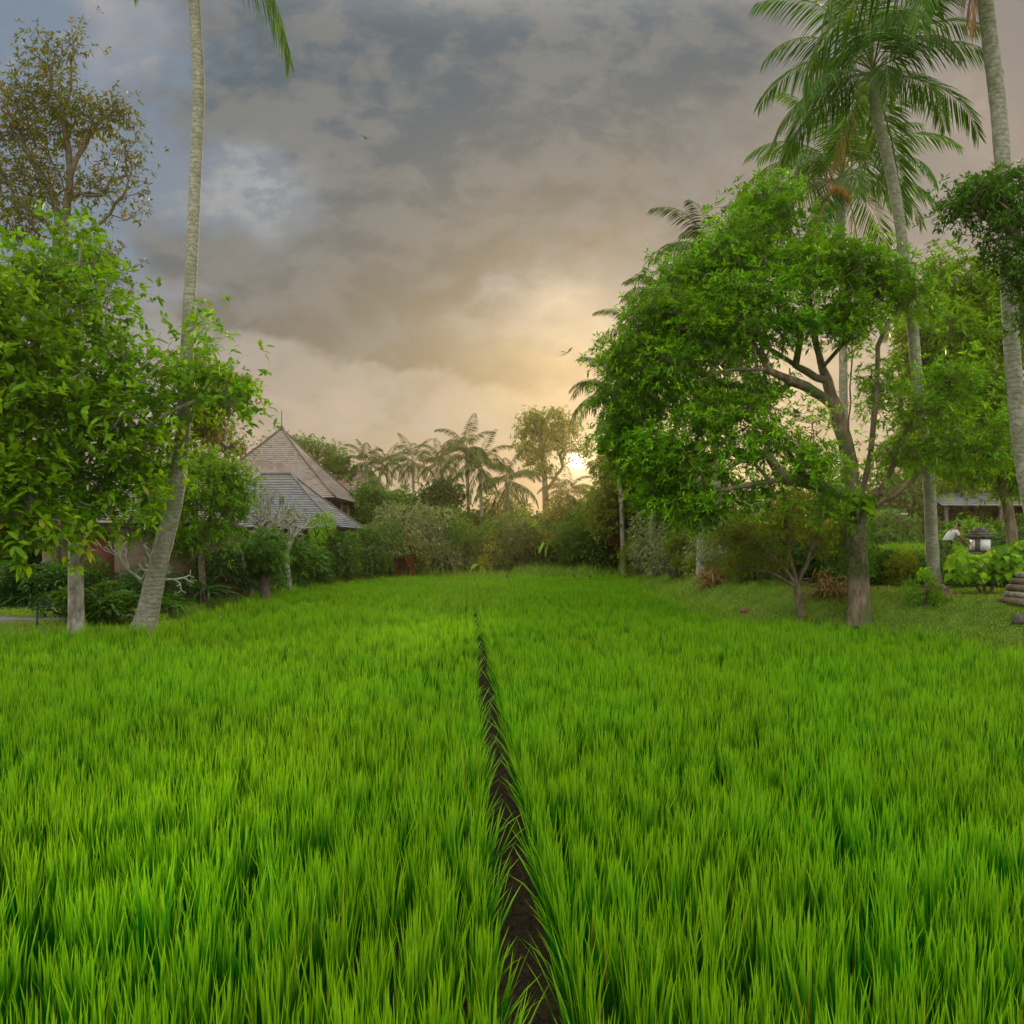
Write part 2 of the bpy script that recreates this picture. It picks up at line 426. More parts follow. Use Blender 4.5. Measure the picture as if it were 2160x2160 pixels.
# ------------------------------------------------------------ terrain
FIELD = np.array([(-16, 17), (-11.4, 17.6), (-8.6, 19.2), (-9.3, 24), (-9.7, 30), (-9.6, 34), (-7.9, 44), (-5.8, 48), (6.3, 47.5), (6.4, 42),
                  (6.1, 36), (5.6, 28), (5.7, 22.4), (7.6, 20.5), (8.7, 19.9), (9.8, 18.5), (9.7, 15), (10.5, 12), (14, 10), (14, 1.2), (-16, 1.2)], dtype=float)
def sdist(x, y, poly=FIELD):
    x = np.asarray(x, dtype=float); y = np.asarray(y, dtype=float)
    d = np.full(x.shape, 1e9); ins = np.zeros(x.shape, dtype=bool)
    n = len(poly)
    for i in range(n):
        a = poly[i]; b = poly[(i + 1) % n]
        e = b - a; wx = x - a[0]; wy = y - a[1]
        t = np.clip((wx * e[0] + wy * e[1]) / e.dot(e), 0, 1)
        d = np.minimum(d, np.hypot(wx - t * e[0], wy - t * e[1]))
        c = ((a[1] <= y) & (y < b[1])) | ((b[1] <= y) & (y < a[1]))
        with np.errstate(divide='ignore', invalid='ignore'):
            xi = a[0] + (y - a[1]) / (e[1] if e[1] != 0 else 1e-9) * e[0]
        ins ^= c & (x < xi)
    return np.where(ins, -d, d)
def S(t): t = np.clip(t, 0, 1); return t * t * (3 - 2 * t)
def gh(x, y):
    x = np.asarray(x, dtype=float); y = np.asarray(y, dtype=float)
    d = sdist(x, y)
    z = .48 * S(d / .7)
    z = z + np.where(x < 0, .14 * S(d / 4), .68 * S((d - .3) / 2.2) * S((y - 12) / 6))
    up = S((y - 24.6) / 1.0) * S((x - 8.0) / 2.0) * (1 - S((y - 50) / 8))
    z = z * (1 - up) + up * (1.6 + .022 * np.maximum(y - 26, 0))
    z = z + np.where(d > 0, .05 * np.sin(x * 1.7 + y * .6) * np.sin(y * 1.3 - x * .4) * S(d), 0)
    z = z + np.where(d < 0, .012 * np.sin(x * 9.0 + 1.3 * np.sin(y * 3)) * np.sin(y * 7.0 + 2 * np.sin(x * 5)), 0)
    s = x + .0593 * y - .35
    z = z - np.where(d < 0, .05 * np.exp(-(s / .12) ** 2), 0)
    return z
def gz(x, y): return float(gh(np.array([x]), np.array([y]))[0])

def make_ground():
    xs = np.concatenate([-np.geomspace(900, 20, 26), np.arange(-19.5, -2, .3), np.arange(-2, 2, .06), np.arange(2, 20, .3), np.geomspace(20.5, 900, 26)])
    yy = np.concatenate([-np.geomspace(200, 2, 12), np.arange(-1, 3, .5), np.arange(3, 20, .12), np.arange(20, 54, .3), np.geomspace(54.5, 1500, 36)])
    Xg, Yg = np.meshgrid(xs, yy); Z = gh(Xg, Yg)
    V = np.stack([Xg, Yg, Z], -1).reshape(-1, 3)
    nx, ny = len(xs), len(yy)
    i = np.arange(ny - 1)[:, None] * nx + np.arange(nx - 1)[None]
    F = np.stack([i, i + 1, i + 1 + nx, i + nx], -1).reshape(-1, 4)
    m, t, out = new_mat('ground_soil')
    geo = t.nodes.new('ShaderNodeNewGeometry'); a = attr('bank')
    n = noise_e(geo.outputs['Position'], 1.3, 6, .6); nf = noise_e(geo.outputs['Position'], 22, 5, .7)
    g = mixc(smooth(n, .35, .65), (.08, .16, .015), (.14, .23, .025)); g = mixc(smooth(nf, .5, .8) * .4, g, (.17, .15, .06))
    s_ = mixc(smooth(nf, .3, .7), (.014, .010, .005), (.038, .027, .013))
    col = mixc(smooth(a, 0.0, .25), s_, g)
    vo = t.nodes.new('ShaderNodeTexVoronoi'); vo.feature = 'DISTANCE_TO_EDGE'; vo.inputs['Scale'].default_value = 7
    t.links.new(geo.outputs['Position'], vo.inputs['Vector'])
    p = t.nodes.new('ShaderNodeBsdfPrincipled'); t.links.new(col.s, p.inputs['Base Color']); p.inputs['Roughness'].default_value = .9; p.inputs['Specular IOR Level'].default_value = .1
    bump(t, p, smooth(E(vo.outputs['Distance']), 0, .06) * .6 + nf, .9, .035); t.links.new(p.outputs[0], out.inputs[0])
    bank = sdist(V[:, 0], V[:, 1])
    o = obj('ground', raw_mesh('ground', V, F, m, True, {'bank': bank}))
    tag(o, kind='structure')
make_ground()

# ------------------------------------------------------------ rice
def blades(rs, bx, by, bz, az, lean, h, w, bend, nseg):
    n = len(bx)
    o = np.stack([np.cos(az), np.sin(az), np.zeros(n)], 1)
    d = o * np.sin(lean)[:, None]; d[:, 2] = np.cos(lean)
    a2 = az + np.pi / 2 + rs.normal(0, .8, n)
    s = np.stack([np.cos(a2), np.sin(a2), np.zeros(n)], 1)
    base = np.stack([bx, by, bz], 1)
    vs = []; tt = []
    for j in range(nseg):
        t = j / nseg
        c = base + d * (h * t)[:, None] + o * (bend * h * t ** 2.2)[:, None]; c[:, 2] -= .5 * bend * h * t ** 3
        k = (w * .5 * PROF['blade'](t))[:, None]
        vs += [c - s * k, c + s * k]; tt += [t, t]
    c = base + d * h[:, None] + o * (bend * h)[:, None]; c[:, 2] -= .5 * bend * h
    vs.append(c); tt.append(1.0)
    K = 2 * nseg + 1
    V = np.stack(vs, 1).reshape(-1, 3)
    T = []
    for j in range(nseg - 1): T += [(2 * j, 2 * j + 1, 2 * j + 3), (2 * j, 2 * j + 3, 2 * j + 2)]
    T.append((2 * nseg - 2, 2 * nseg - 1, 2 * nseg))
    T = (np.arange(n)[:, None, None] * K + np.array(T)[None]).reshape(-1, 3)
    return V, T, np.repeat(rs.rand(n), K), np.tile(np.array(tt), n)

def rice_patch(rs, y0, y1, sx, sy, nb, wid, nseg, hh=.57, x0=-20, x1=20, test=None, margin=1.4):
    rows = np.concatenate([-(.25 + np.arange(0, 90) * sx), (.25 + np.arange(0, 90) * sx)])
    ys_ = np.arange(y0, y1, sy)
    s, y = np.meshgrid(rows, ys_); s = s.ravel(); y = y.ravel()
    edge = np.abs(s) < .27; sgn = np.sign(s)
    s = s - sgn * .12 * S((y - 10) / 24)
    y = y + rs.normal(0, sy * .18, len(y)); s = s + rs.normal(0, sx * .22, len(s)) * (~edge * .8 + .2)
    x = s - .0593 * y + .35
    ok = (np.abs(x) < .66 * y + margin) & (x > x0) & (x < x1) & (y > y0) & (y < y1) & (test(x, y) if test else sdist(x, y) < -.12)
    ok &= rs.rand(len(x)) > .02
    x, y, edge, sgn = x[ok], y[ok], edge[ok], sgn[ok]
    vig = 1 + .10 * np.sin(x * .9 + 1.1 * np.sin(y * .5)) * np.sin(y * .63) + rs.normal(0, .12, len(x))
    n = len(x); r = lambda a: np.repeat(a, nb)
    X = r(x) + rs.normal(0, .030, n * nb); Y = r(y) + rs.normal(0, .030, n * nb)
    az = rs.uniform(0, 2 * np.pi, n * nb)
    lean = np.abs(rs.normal(.07, .08, n * nb)); bend = np.abs(rs.normal(.01, .05, n * nb))
    e = r(edge) & (rs.rand(n * nb) < .3)
    az = np.where(e, np.where(r(sgn) > 0, np.pi, 0) + rs.normal(0, .7, n * nb), az)
    lean = np.where(e, np.abs(rs.normal(.15, .12, n * nb)), lean); bend = np.where(e, bend + rs.uniform(0, .3, n * nb) ** 1.3, bend)
    h = hh * r(vig) * (1.12 - .55 * rs.rand(n * nb) ** 1.5)
    return blades(rs, X, Y, gh(X, Y) if test else r(gh(x, y)), az, lean, h, wid * rs.uniform(.7, 1.2, n * nb), bend, nseg)

def build_rice(name, parts, label):
    V = []; T = []; R = []; TT = []; n = 0
    for v, t, r, tt in parts:
        V.append(v); T.append(t + n); R.append(r); TT.append(tt); n += len(v)
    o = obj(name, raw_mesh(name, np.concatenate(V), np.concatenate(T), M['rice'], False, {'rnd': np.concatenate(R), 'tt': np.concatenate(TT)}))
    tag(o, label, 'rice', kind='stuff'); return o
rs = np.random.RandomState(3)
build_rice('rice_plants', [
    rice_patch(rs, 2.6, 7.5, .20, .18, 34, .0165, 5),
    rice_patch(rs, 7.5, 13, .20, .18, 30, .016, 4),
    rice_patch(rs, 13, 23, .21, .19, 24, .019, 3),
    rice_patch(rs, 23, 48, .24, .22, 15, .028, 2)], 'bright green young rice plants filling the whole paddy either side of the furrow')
TERR = np.array([(9.6, 25.9), (34, 25.9), (40, 46), (11, 46)], dtype=float)
build_rice('rice_plants', [rice_patch(rs, 25.9, 46, .26, .26, 12, .026, 2, .5, 5, 40, lambda x, y: sdist(x, y, TERR) < 0, 3)],
           'rice plants on the raised terrace behind the big tree')
# ------------------------------------------------------------ short grass on the banks
def bank_grass():
    rs = np.random.RandomState(8)
    parts = []
    for (x0, x1, y0, y1, n, h) in ((-16, -7.3, 16.5, 34, 26000, .10), (5.2, 16, 12, 25.2, 46000, .09), (5.4, 8.5, 25, 48, 9000, .13), (-12, -7, 34, 50, 6000, .16), (-8, 8, 47, 52, 5000, .3)):
        x = rs.uniform(x0, x1, n); y = rs.uniform(y0, y1, n); d = sdist(x, y)
        ok = (d > .05) & (np.abs(x) < .66 * y + 1.5) & ~((x > 9) & (y > 25.7)) & ~((x < -11.6) & (y < 22) & (np.abs(y - 20.3 + (x + 12) * .12) < .55))
        x, y, d = x[ok], y[ok], d[ok]; m = len(x)
        tall = np.where(d < .6, 2.4, 1.0)
        parts.append(blades(rs, x, y, gh(x, y) - .01, rs.uniform(0, 6.28, m), np.abs(rs.normal(.3, .3, m)), h * tall * rs.uniform(.5, 1.3, m), h * .22 * np.ones(m), np.abs(rs.normal(.15, .15, m)), 2))
    V = []; T = []; R = []; n = 0
    for v, t, r, tt in parts:
        V.append(v); T.append(t + n); R.append(r); n += len(v)
    o = obj('grass', raw_mesh('grass', np.concatenate(V), np.concatenate(T), M['grass'], False, {'rnd': np.concatenate(R)}))
    tag(o, 'short trodden grass covering the banks beside the paddy', 'grass', kind='stuff')
bank_grass()

def litter():
    rs = np.random.RandomState(19); n = 2600
    x = np.concatenate([rs.uniform(-15, -8, n // 3), rs.uniform(5.6, 15, n - n // 3)]); y = rs.uniform(15, 32, n); y[n // 3:] = rs.uniform(13, 25, n - n // 3)
    d = sdist(x, y); ok = (d > .1) & (rs.rand(n) < np.exp(-((y - 21) / 4.5) ** 2) + .15); x, y = x[ok], y[ok]; m = len(x)
    c = np.stack([x, y, gh(x, y) + .05], 1); dr = rand_dirs(rs, m, -.1); dr[:, 2] *= .25
    V, T, Rr = leaves(rs, c, unit(dr), .13 * rs.uniform(.6, 1.3, m), .05, 2, .1, .3, 'leaf', rs.rand(m))
    tag(obj('fallen_leaves', raw_mesh('fallen_leaves', V, T, M['deadfrond'], False, {'rnd': Rr})), 'dry brown leaves fallen on the grass under the trees', 'leaf litter', kind='stuff')
litter()

# ------------------------------------------------------------ palms
def frond_mesh(name, L, e0, e1, nl, lod, dead=False, seed=0, ll=.24, lw=.035, bow=1.4):
    rs = np.random.RandomState(seed); n = 22
    t = np.linspace(0, 1, n); e = np.radians(e0 + (e1 - e0) * t ** bow)
    step = L / (n - 1)
    x = np.concatenate([[0], np.cumsum(np.cos(e[:-1]) * step)]); z = np.concatenate([[0], np.cumsum(np.sin(e[:-1]) * step)])
    y = .04 * L * np.sin(t * 2.5 + seed) * t
    p = np.stack([x, y, z], 1); rad = .024 * (1 - t) ** .8 + .005
    V1, F1 = tube_arr(p, rad, 4)
    T1 = np.concatenate([F1[:, [0, 1, 2]], F1[:, [0, 2, 3]]])
    parts = [(V1, T1, np.full(len(V1), .97))]
    tl = np.linspace(.16, .995, nl); tang = unit(np.gradient(p, axis=0))
    for sg in (-1, 1):
        tt = np.clip(tl + rs.normal(0, .004, nl), 0, 1)
        c = np.stack([np.interp(tt, t, p[:, k]) for k in range(3)], 1)
        tg = unit(np.stack([np.interp(tt, t, tang[:, k]) for k in range(3)], 1))
        sd = unit(np.cross(tg, [0, 0, 1.0])) * sg
        up = unit(np.cross(tg, sd)); up *= np.where(up[:, 2:3] < 0, -1, 1)
        d = unit(tg * (.35 + .75 * tt[:, None]) + sd * (1.0 - .25 * tt[:, None]) - up * .05 + np.array([0, 0, -.35]) + rs.normal(0, .09, (nl, 3)))
        if dead: d = unit(d * .5 + np.array([0, 0, -1.0]))
        Ls = L * ll * np.interp(tt, [0, .25, .6, 1], [.55, 1, .9, .35]) * rs.uniform(.85, 1.1, nl)
        keep = rs.rand(nl) > (.35 if dead else .04)
        sdv = unit(np.cross(d, np.cross(tg, d)) + rs.normal(0, .3, (nl, 3)))
        r = np.clip(rs.rand(nl) * .85 + .1 * (tt > .85), 0, .92)
        parts.append(leaves(rs, c[keep], d[keep], Ls[keep], lw * (1.5 if lod else 1), 2 if lod else 3, .35, .25, 'lance', r[keep], side=sdv[keep]))
    V, T, R = join(parts)
    return raw_mesh(name, V, T, M['deadfrond' if dead else ('palmfar' if lod else 'palm')], False, {'rnd': R})

FR = {}
for lod in (0, 1):
    for i, (e0, e1) in enumerate(((80, 15), (62, -25), (42, -55), (22, -72), (-2, -82), (-35, -86))):
        for v in range(2):
            FR[lod, i, v] = frond_mesh('frond', 4.0, e0, e1, 60 if lod else 84, lod, seed=i * 7 + v, lw=.042, ll=.26 if lod else .24)
FR['dead'] = frond_mesh('dry_frond', 3.2, -50, -88, 30, 0, True, 5)

def palm(name, label, pts, rads, n_frond, size, lod=0, seed=0, group=None, ring_n=10, nuts=None, extra=(), keep=None, dead=0, root=True, bark='palmbark', lowest=5.0):
    """pts are world points of the trunk, base first"""
    rs = random.Random(seed)
    pts = [Vector(p) for p in pts]
    b = pts[0]; e = tag(empty(name, b), label, 'palm tree', group)
    loc = [p - b for p in pts]
    c = catmull(loc, ring_n if not lod else 3)
    tt = np.linspace(0, 1, len(c)); r = np.interp(tt, np.linspace(0, 1, len(rads)), rads)
    if not lod: r = r * (1 + .02 * np.sin(np.arange(len(c)) * 2.1) + .015 * np.cos(np.arange(len(c)) * 5.3))
    if root: r[:max(2, len(c) // 25)] *= np.linspace(1.25, 1.02, max(2, len(c) // 25))
    V, F = tube_arr(c, r, 14 if not lod else 7)
    obj('trunk', raw_mesh('trunk', V, F, M[bark], True), e)
    top = Vector(c[-1])
    if n_frond:
        for k in range(n_frond):
            f = k / max(1, n_frond - 1)
            if keep and not keep(k): continue
            i = min(5, int(f ** .8 * lowest + rs.random() * .9))
            az = k * 2.39996 + rs.uniform(-.25, .25) + seed
            o = obj('frond', FR[lod, i, rs.randrange(2)], e); o.location = top + Vector((0, 0, .25 - .35 * f))
            o.rotation_euler = (rs.uniform(-.15, .15), rs.uniform(-.12, .12), az); s = size / 4.0 * rs.uniform(.88, 1.08); o.scale = (s, s, s)
    for (i, az, s, dz) in extra:
        o = obj('frond', FR[lod, i, 0], e); o.location = top + Vector((0, 0, dz)); o.rotation_euler = (0, 0, math.radians(az)); o.scale = (s,) * 3
    for k in range(dead):
        o = obj('dry_frond', FR['dead'], e); o.location = top; o.rotation_euler = (0, 0, seed + k * 2.2); o.scale = (size / 4,) * 3
    if nuts:
        mat, n, rr = nuts
        me = ball_mesh(rr, mat)
        for k in range(n):
            a = rs.uniform(0, 6.28); q = rs.uniform(.22, .42)
            o = obj('coconut', me, e); o.location = top + Vector((q * math.cos(a), q * math.sin(a), rs.uniform(-.75, -.15))); o.scale = (1, 1, 1.2)
    return e
def ball_mesh(r, mat, n=10):
    V = []; m = 7
    for i in range(m + 1):
        for j in range(n):
            th = math.pi * i / m; a = 2 * math.pi * j / n
            V.append((r * math.sin(th) * math.cos(a) + 1e-4 * math.cos(a), r * math.sin(th) * math.sin(a) + 1e-4 * math.sin(a), r * math.cos(th)))
    F = [(i * n + j, (i + 1) * n + j, (i + 1) * n + (j + 1) % n, i * n + (j + 1) % n) for i in range(m) for j in range(n)]
    return raw_mesh('coconut', V, F, M[mat], True)

# left palm
Y = 20.0
lp = [(270, 1180), (300, 1060), (330, 940), (346, 800), (354, 640), (361, 500), (368, 350), (375, 180), (371, 80), (366, 0), (363, -60), (360, -112)]
lp = [P(x, y, Y + i * .05) for i, (x, y) in enumerate(lp)]
lp[0].z = gz(lp[0].x, lp[0].y) - .05
palm('coconut_palm', 'tall coconut palm leaning up at the left, its crown above the frame', lp, [.28, .225, .20, .175, .155, .15, .145, .145, .145, .14, .14, .13], 22, 4.4, 0, 1.3, None,
     extra=((5, -8, 1.12, .9), (5, 20, 1.10, .8), (4, 190, .72, .1)), keep=lambda k: k < 13, lowest=3.0)
# main right palm
rp = [(1778, 1140), (1762, 1080), (1752, 900), (1735, 760), (1722, 620), (1706, 480), (1682, 330), (1655, 220), (1646, 140)]
rp = [P(x, y, 22 - i * .1) for i, (x, y) in enumerate(rp)]; rp[0].z = gz(rp[0].x, rp[0].y) - .05
palm('coconut_palm', 'tall coconut palm with a full green crown standing right of the big spreading tree', rp, [.25, .165, .15, .14, .14, .14, .14, .135, .13], 24, 3.6, 0, 2.2, None,
     nuts=('greennut', 4, .13), dead=1, lowest=4.3)
# far right palm
fp = [(1985, 1130), (1962, 1030), (1932, 880), (1914, 720), (1904, 560), (1897, 400), (1886, 230), (1872, 110), (1858, 0), (1846, -90), (1838, -150)]
fp = [P(x, y, 17 - i * .05) for i, (x, y) in enumerate(fp)]; fp[0].z = gz(fp[0].x, fp[0].y) - .05
palm('coconut_palm', 'thick coconut palm trunk at the right edge of the picture, crown out of frame', fp, [.27, .17, .16, .155, .15, .15, .15, .15, .145, .14, .13], 22, 4.2, 0, 4.1, None, extra=((4, 185, 1.0, 0), (5, 215, .9, 0)), keep=lambda k: k < 17, dead=1, lowest=4.6)
# palm behind the big tree, orange nuts
bp2 = [(1600, 1090), (1592, 800), (1590, 560), (1586, 430), (1588, 338)]
bp2 = [P(x, y, 30) for x, y in bp2]; bp2[0].z = gz(bp2[0].x, 30) - .05
palm('coconut_palm', 'coconut palm with orange nuts rising behind the big spreading tree', bp2, [.2, .15, .15, .17, .17], 26, 4.3, 0, .7, None, nuts=('coconut', 10, .13), dead=2, lowest=4.6)
# palms hidden left of the mango crown
for (x, yb, yt, Yd, sz, lab) in ((1345, 1080, 485, 36, 3.5, 'palm whose frond tips show above the left shoulder of the big tree'),
                                 (1272, 1080, 580, 40, 3.5, 'palm poking its fronds out of the big tree at mid height'),
                                 (1220, 1085, 640, 44, 3.3, 'tall palm with a pale straight trunk just right of the sun'),
                                 (1165, 1085, 740, 48, 3.4, 'palm with drooping fronds beside the sun, left of the big tree')):
    w = [P(x + 12, yb, Yd), P(x + 8, (yb * 2 + yt) / 3, Yd), P(x, (yb + yt * 2) / 3, Yd), P(x - 4, yt, Yd)]
    w[0].z = gz(w[0].x, Yd) - .1
    palm('coconut_palm', lab, w, [.17, .14, .13, .12], 19, sz, 1, x * .01, 'palms around the sun')
# distant palms
for (x, yt, Yd, sz, lab) in ((690, 872, 66, 2.4, 'small distant palm over the dark shrubs right of the tiled roof'), (730, 878, 74, 2.2, 'tiny distant palm second from the tiled roof'),
                             (778, 872, 70, 2.9, 'distant palm with wide fronds third from the tiled roof'), (832, 874, 66, 2.6, 'distant palm just left of the tall pair of palms'),
                             (880, 850, 60, 2.9, 'left one of the two tall palms in the middle distance'), (905, 882, 58, 2.9, 'right one of the two tall palms, slim trunk showing below'),
                             (956, 908, 56, 2.9, 'low spreading palm standing between the tall pair and the sun tree'),
                             (1072, 930, 58, 2.4, 'low palm just under the setting sun')):
    b = P(x + 3, 1075, Yd); b.z = gz(b.x, Yd) - .1
    palm('coconut_palm', lab, [b, P(x + 4, (1075 + yt) / 2, Yd), P(x, yt, Yd)], [.2, .14, .13], 17, sz, 1, x * .013, 'palms beyond the far end of the paddy')
# bare pale trunks left of the big tree
for (x0, x1, yt, Yd, r, lab) in ((1349, 1349, 890, 33, .15, 'thicker of the pair of pale palm trunks left of the big tree'), (1320, 1318, 930, 34, .12, 'slimmer of the pair of pale palm trunks left of the big tree')):
    b = P(x0 + 2, 1085, Yd); b.z = gz(b.x, Yd) - .1
    palm('coconut_palm', lab, [b, P(x0, 1000, Yd), P(x1, yt, Yd), P(x1 - 4, yt - 150, Yd), P(x1 - 6, yt - 260, Yd)], [r * 1.5, r, r * .95, r * .9, r * .8], 18, 4, 1, x0, 'pale trunks left of the big tree')

# ------------------------------------------------------------ broadleaf trees
def grow(name, label, trunk, limbs, blobs, n_tip, rbase, leafp, bark='bark', seed=0, cat='tree', group=None, bf=.35, sides=7, rmin=.008, sub=.6, p_flat=1.0):
    """trunk, limbs: polylines of world points; a limb starts on an existing line. blobs: (centre, radii, weight)"""
    rs = np.random.RandomState(seed)
    base = Vector(trunk[0])
    nodes = []; par = []; plen = []; free = []
    def addn(p, pa, fr):
        nodes.append(np.array(p, dtype=float)); par.append(pa)
        plen.append(0 if pa < 0 else plen[pa] + np.linalg.norm(nodes[-1] - nodes[pa])); free.append(fr); return len(nodes) - 1
    last = -1; tc_ = catmull([np.array(Vector(p) - base) for p in trunk], 3)
    for i, p in enumerate(tc_): last = addn(p, last, i >= len(tc_) - 2)
    for li in limbs:
        c = catmull([np.array(Vector(p) - base) for p in li], 3)
        d = [np.linalg.norm(q - c[0]) for q in nodes]; last = int(np.argmin(d))
        for p in c[(0 if min(d) > .3 else 1):]: last = addn(p + rs.normal(0, .02, 3), last, True)
    tips = []
    ws = np.array([b_[2] for b_ in blobs], dtype=float); ws /= ws.sum()
    for (c, r, w_), k in zip(blobs, rs.multinomial(n_tip, ws)):
        dd = rand_dirs(rs, k) * (rs.rand(k, 1) ** .42); dd = dd * np.where(rs.rand(k, 1) < .28, rs.uniform(1.0, 1.45, (k, 1)), .82) * np.array([1, 1, p_flat]); tips.append(np.array(Vector(c) - base) + dd * np.array(r))
    tips = np.concatenate(tips); n = len(tips)
    done = np.zeros(n, bool); best = np.full(n, 1e9); bi = np.zeros(n, int)
    def relax(k):
        if not free[k]: return
        c = np.linalg.norm(tips - nodes[k], axis=1) + bf * plen[k]
        c = c + np.maximum(0, nodes[k][2] - tips[:, 2]) * .5
        u = c < best; best[u] = c[u]; bi[u] = k
    for k in range(len(nodes)): relax(k)
    tipn = []
    for _ in range(n):
        b = np.where(done, 1e9, best); t = int(np.argmin(b)); done[t] = True
        k = int(bi[t]); a = nodes[k]; q = tips[t]; L = np.linalg.norm(q - a); m = max(1, int(L / sub))
        tan = a - nodes[par[k]] if par[k] >= 0 else np.array([0, 0, 1.0]); tan = tan / (np.linalg.norm(tan) + 1e-9)
        c1 = a + (tan * .6 + np.array([0, 0, .25])) * L * .35
        pk = k
        for j in range(1, m + 1):
            s = j / m; pt = (1 - s) ** 2 * a + 2 * s * (1 - s) * c1 + s * s * q
            if j < m: pt = pt + rs.normal(0, .035 * min(L, 2), 3)
            pk = addn(pt, pk, True); relax(pk)
        tipn.append(pk)
    N = len(nodes); cnt = np.ones(N)
    for i in range(N - 1, 0, -1): cnt[par[i]] += cnt[i] if par[i] >= 0 else 0
    nd = np.array(nodes); rad = np.maximum(rbase * (cnt / cnt[0]) ** .5, rmin)
    ch = [[] for _ in range(N)]
    for i in range(1, N): ch[par[i]].append(i)
    Vs = []; Fs = []; n0 = 0; stack = [(0, -1)]
    while stack:
        s, pa = stack.pop(); line = ([pa] if pa >= 0 else []) + [s]; cur = s
        while ch[cur]:
            k = max(ch[cur], key=lambda c: cnt[c])
            for c in ch[cur]:
                if c != k: stack.append((c, cur))
            line.append(k); cur = k
        if len(line) < 2: continue
        r = rad[line].copy()
        if pa >= 0: r[0] = r[1]
        else: r[0] *= 1.22; r[min(1, len(r) - 1)] *= 1.06
        V, F = tube_arr(nd[line], r, 10 if r[0] > .12 else (sides if r[0] > .03 else 4)); Vs.append(V); Fs.append(F + n0); n0 += len(V)
    e = tag(empty(name, base), label, cat, group)
    p = leafp; K = p['k']; R_ = len(tipn)
    c0 = nd[tipn]; cc = np.repeat(c0, p['m'], 0) + rs.normal(0, p['spread'], (R_ * p['m'], 3)) * np.array([1, 1, .75])
    if p.get('twig', True):
        a = np.repeat(c0, p['m'], 0); dvec = cc - a; sd = unit(np.cross(dvec, [.3, .5, .8])) * .006
        V = np.stack([a - sd, a + sd, cc], 1).reshape(-1, 3); T = np.arange(len(V)).reshape(-1, 3)
        Vs.append(V); tw = T + n0; n0 += len(V)
    else: tw = np.zeros((0, 3), int)
    obj('trunk', raw_mesh('trunk', np.concatenate(Vs), [np.concatenate(Fs), tw], M[bark], True), e)
    nc = len(cc); cl = np.repeat(cc, K, 0)
    out = unit(unit(cc - np.repeat(c0, p['m'], 0)) * .6 + np.array([0, 0, p.get('up', .25)]) + rs.normal(0, .25, (nc, 3)))
    ang = (np.tile(np.arange(K), nc) * 2.4 + np.repeat(rs.uniform(0, 6.28, nc), K))
    ax = np.repeat(out, K, 0); u = unit(np.cross(ax, rs.normal(0, 1, ax.shape))); u = unit(np.cross(ax, [.2, .3, .9])); v = np.cross(ax, u)
    op = rs.uniform(.5, 1.5, len(cl))
    d = unit(ax * np.cos(op)[:, None] + (u * np.cos(ang)[:, None] + v * np.sin(ang)[:, None]) * np.sin(op)[:, None])
    cl = cl + rs.normal(0, p.get('jit', .03), cl.shape)
    rn = np.clip(np.repeat(np.repeat(rs.rand(R_), p['m']), K) * .5 + np.repeat(rs.rand(nc), K) * .3 + rs.rand(len(cl)) * .2, 0, 1)
    if 'x' in p: rn = np.where(rs.rand(len(cl)) < p['x'], .999, rn * .88)
    V, T, Rn = leaves(rs, cl, d, p['L'] * rs.uniform(.65, 1.2, len(cl)), p['W'] * rs.uniform(.7, 1.15, len(cl)), p.get('seg', 1), p.get('droop', .3), .25, p.get('prof', 'lance'), rn)
    obj('crown', raw_mesh('crown', V, T, M[p['mat']], False, {'rnd': Rn}), e)
    return e

def blob(px, py, Yd, rpx, ry=None, w=None, dy=1.0):
    r = rpx * 1.118 / 1700 * Yd; rz = (ry or rpx) * 1.118 / 1700 * Yd
    return (P(px, py, Yd), (r, r * dy, rz), w if w else r * rz)

def ground_pt(px, Yd, dz=-.08):
    x = PX(px, Yd); return Vector((x, Yd, gz(x, Yd) + dz))

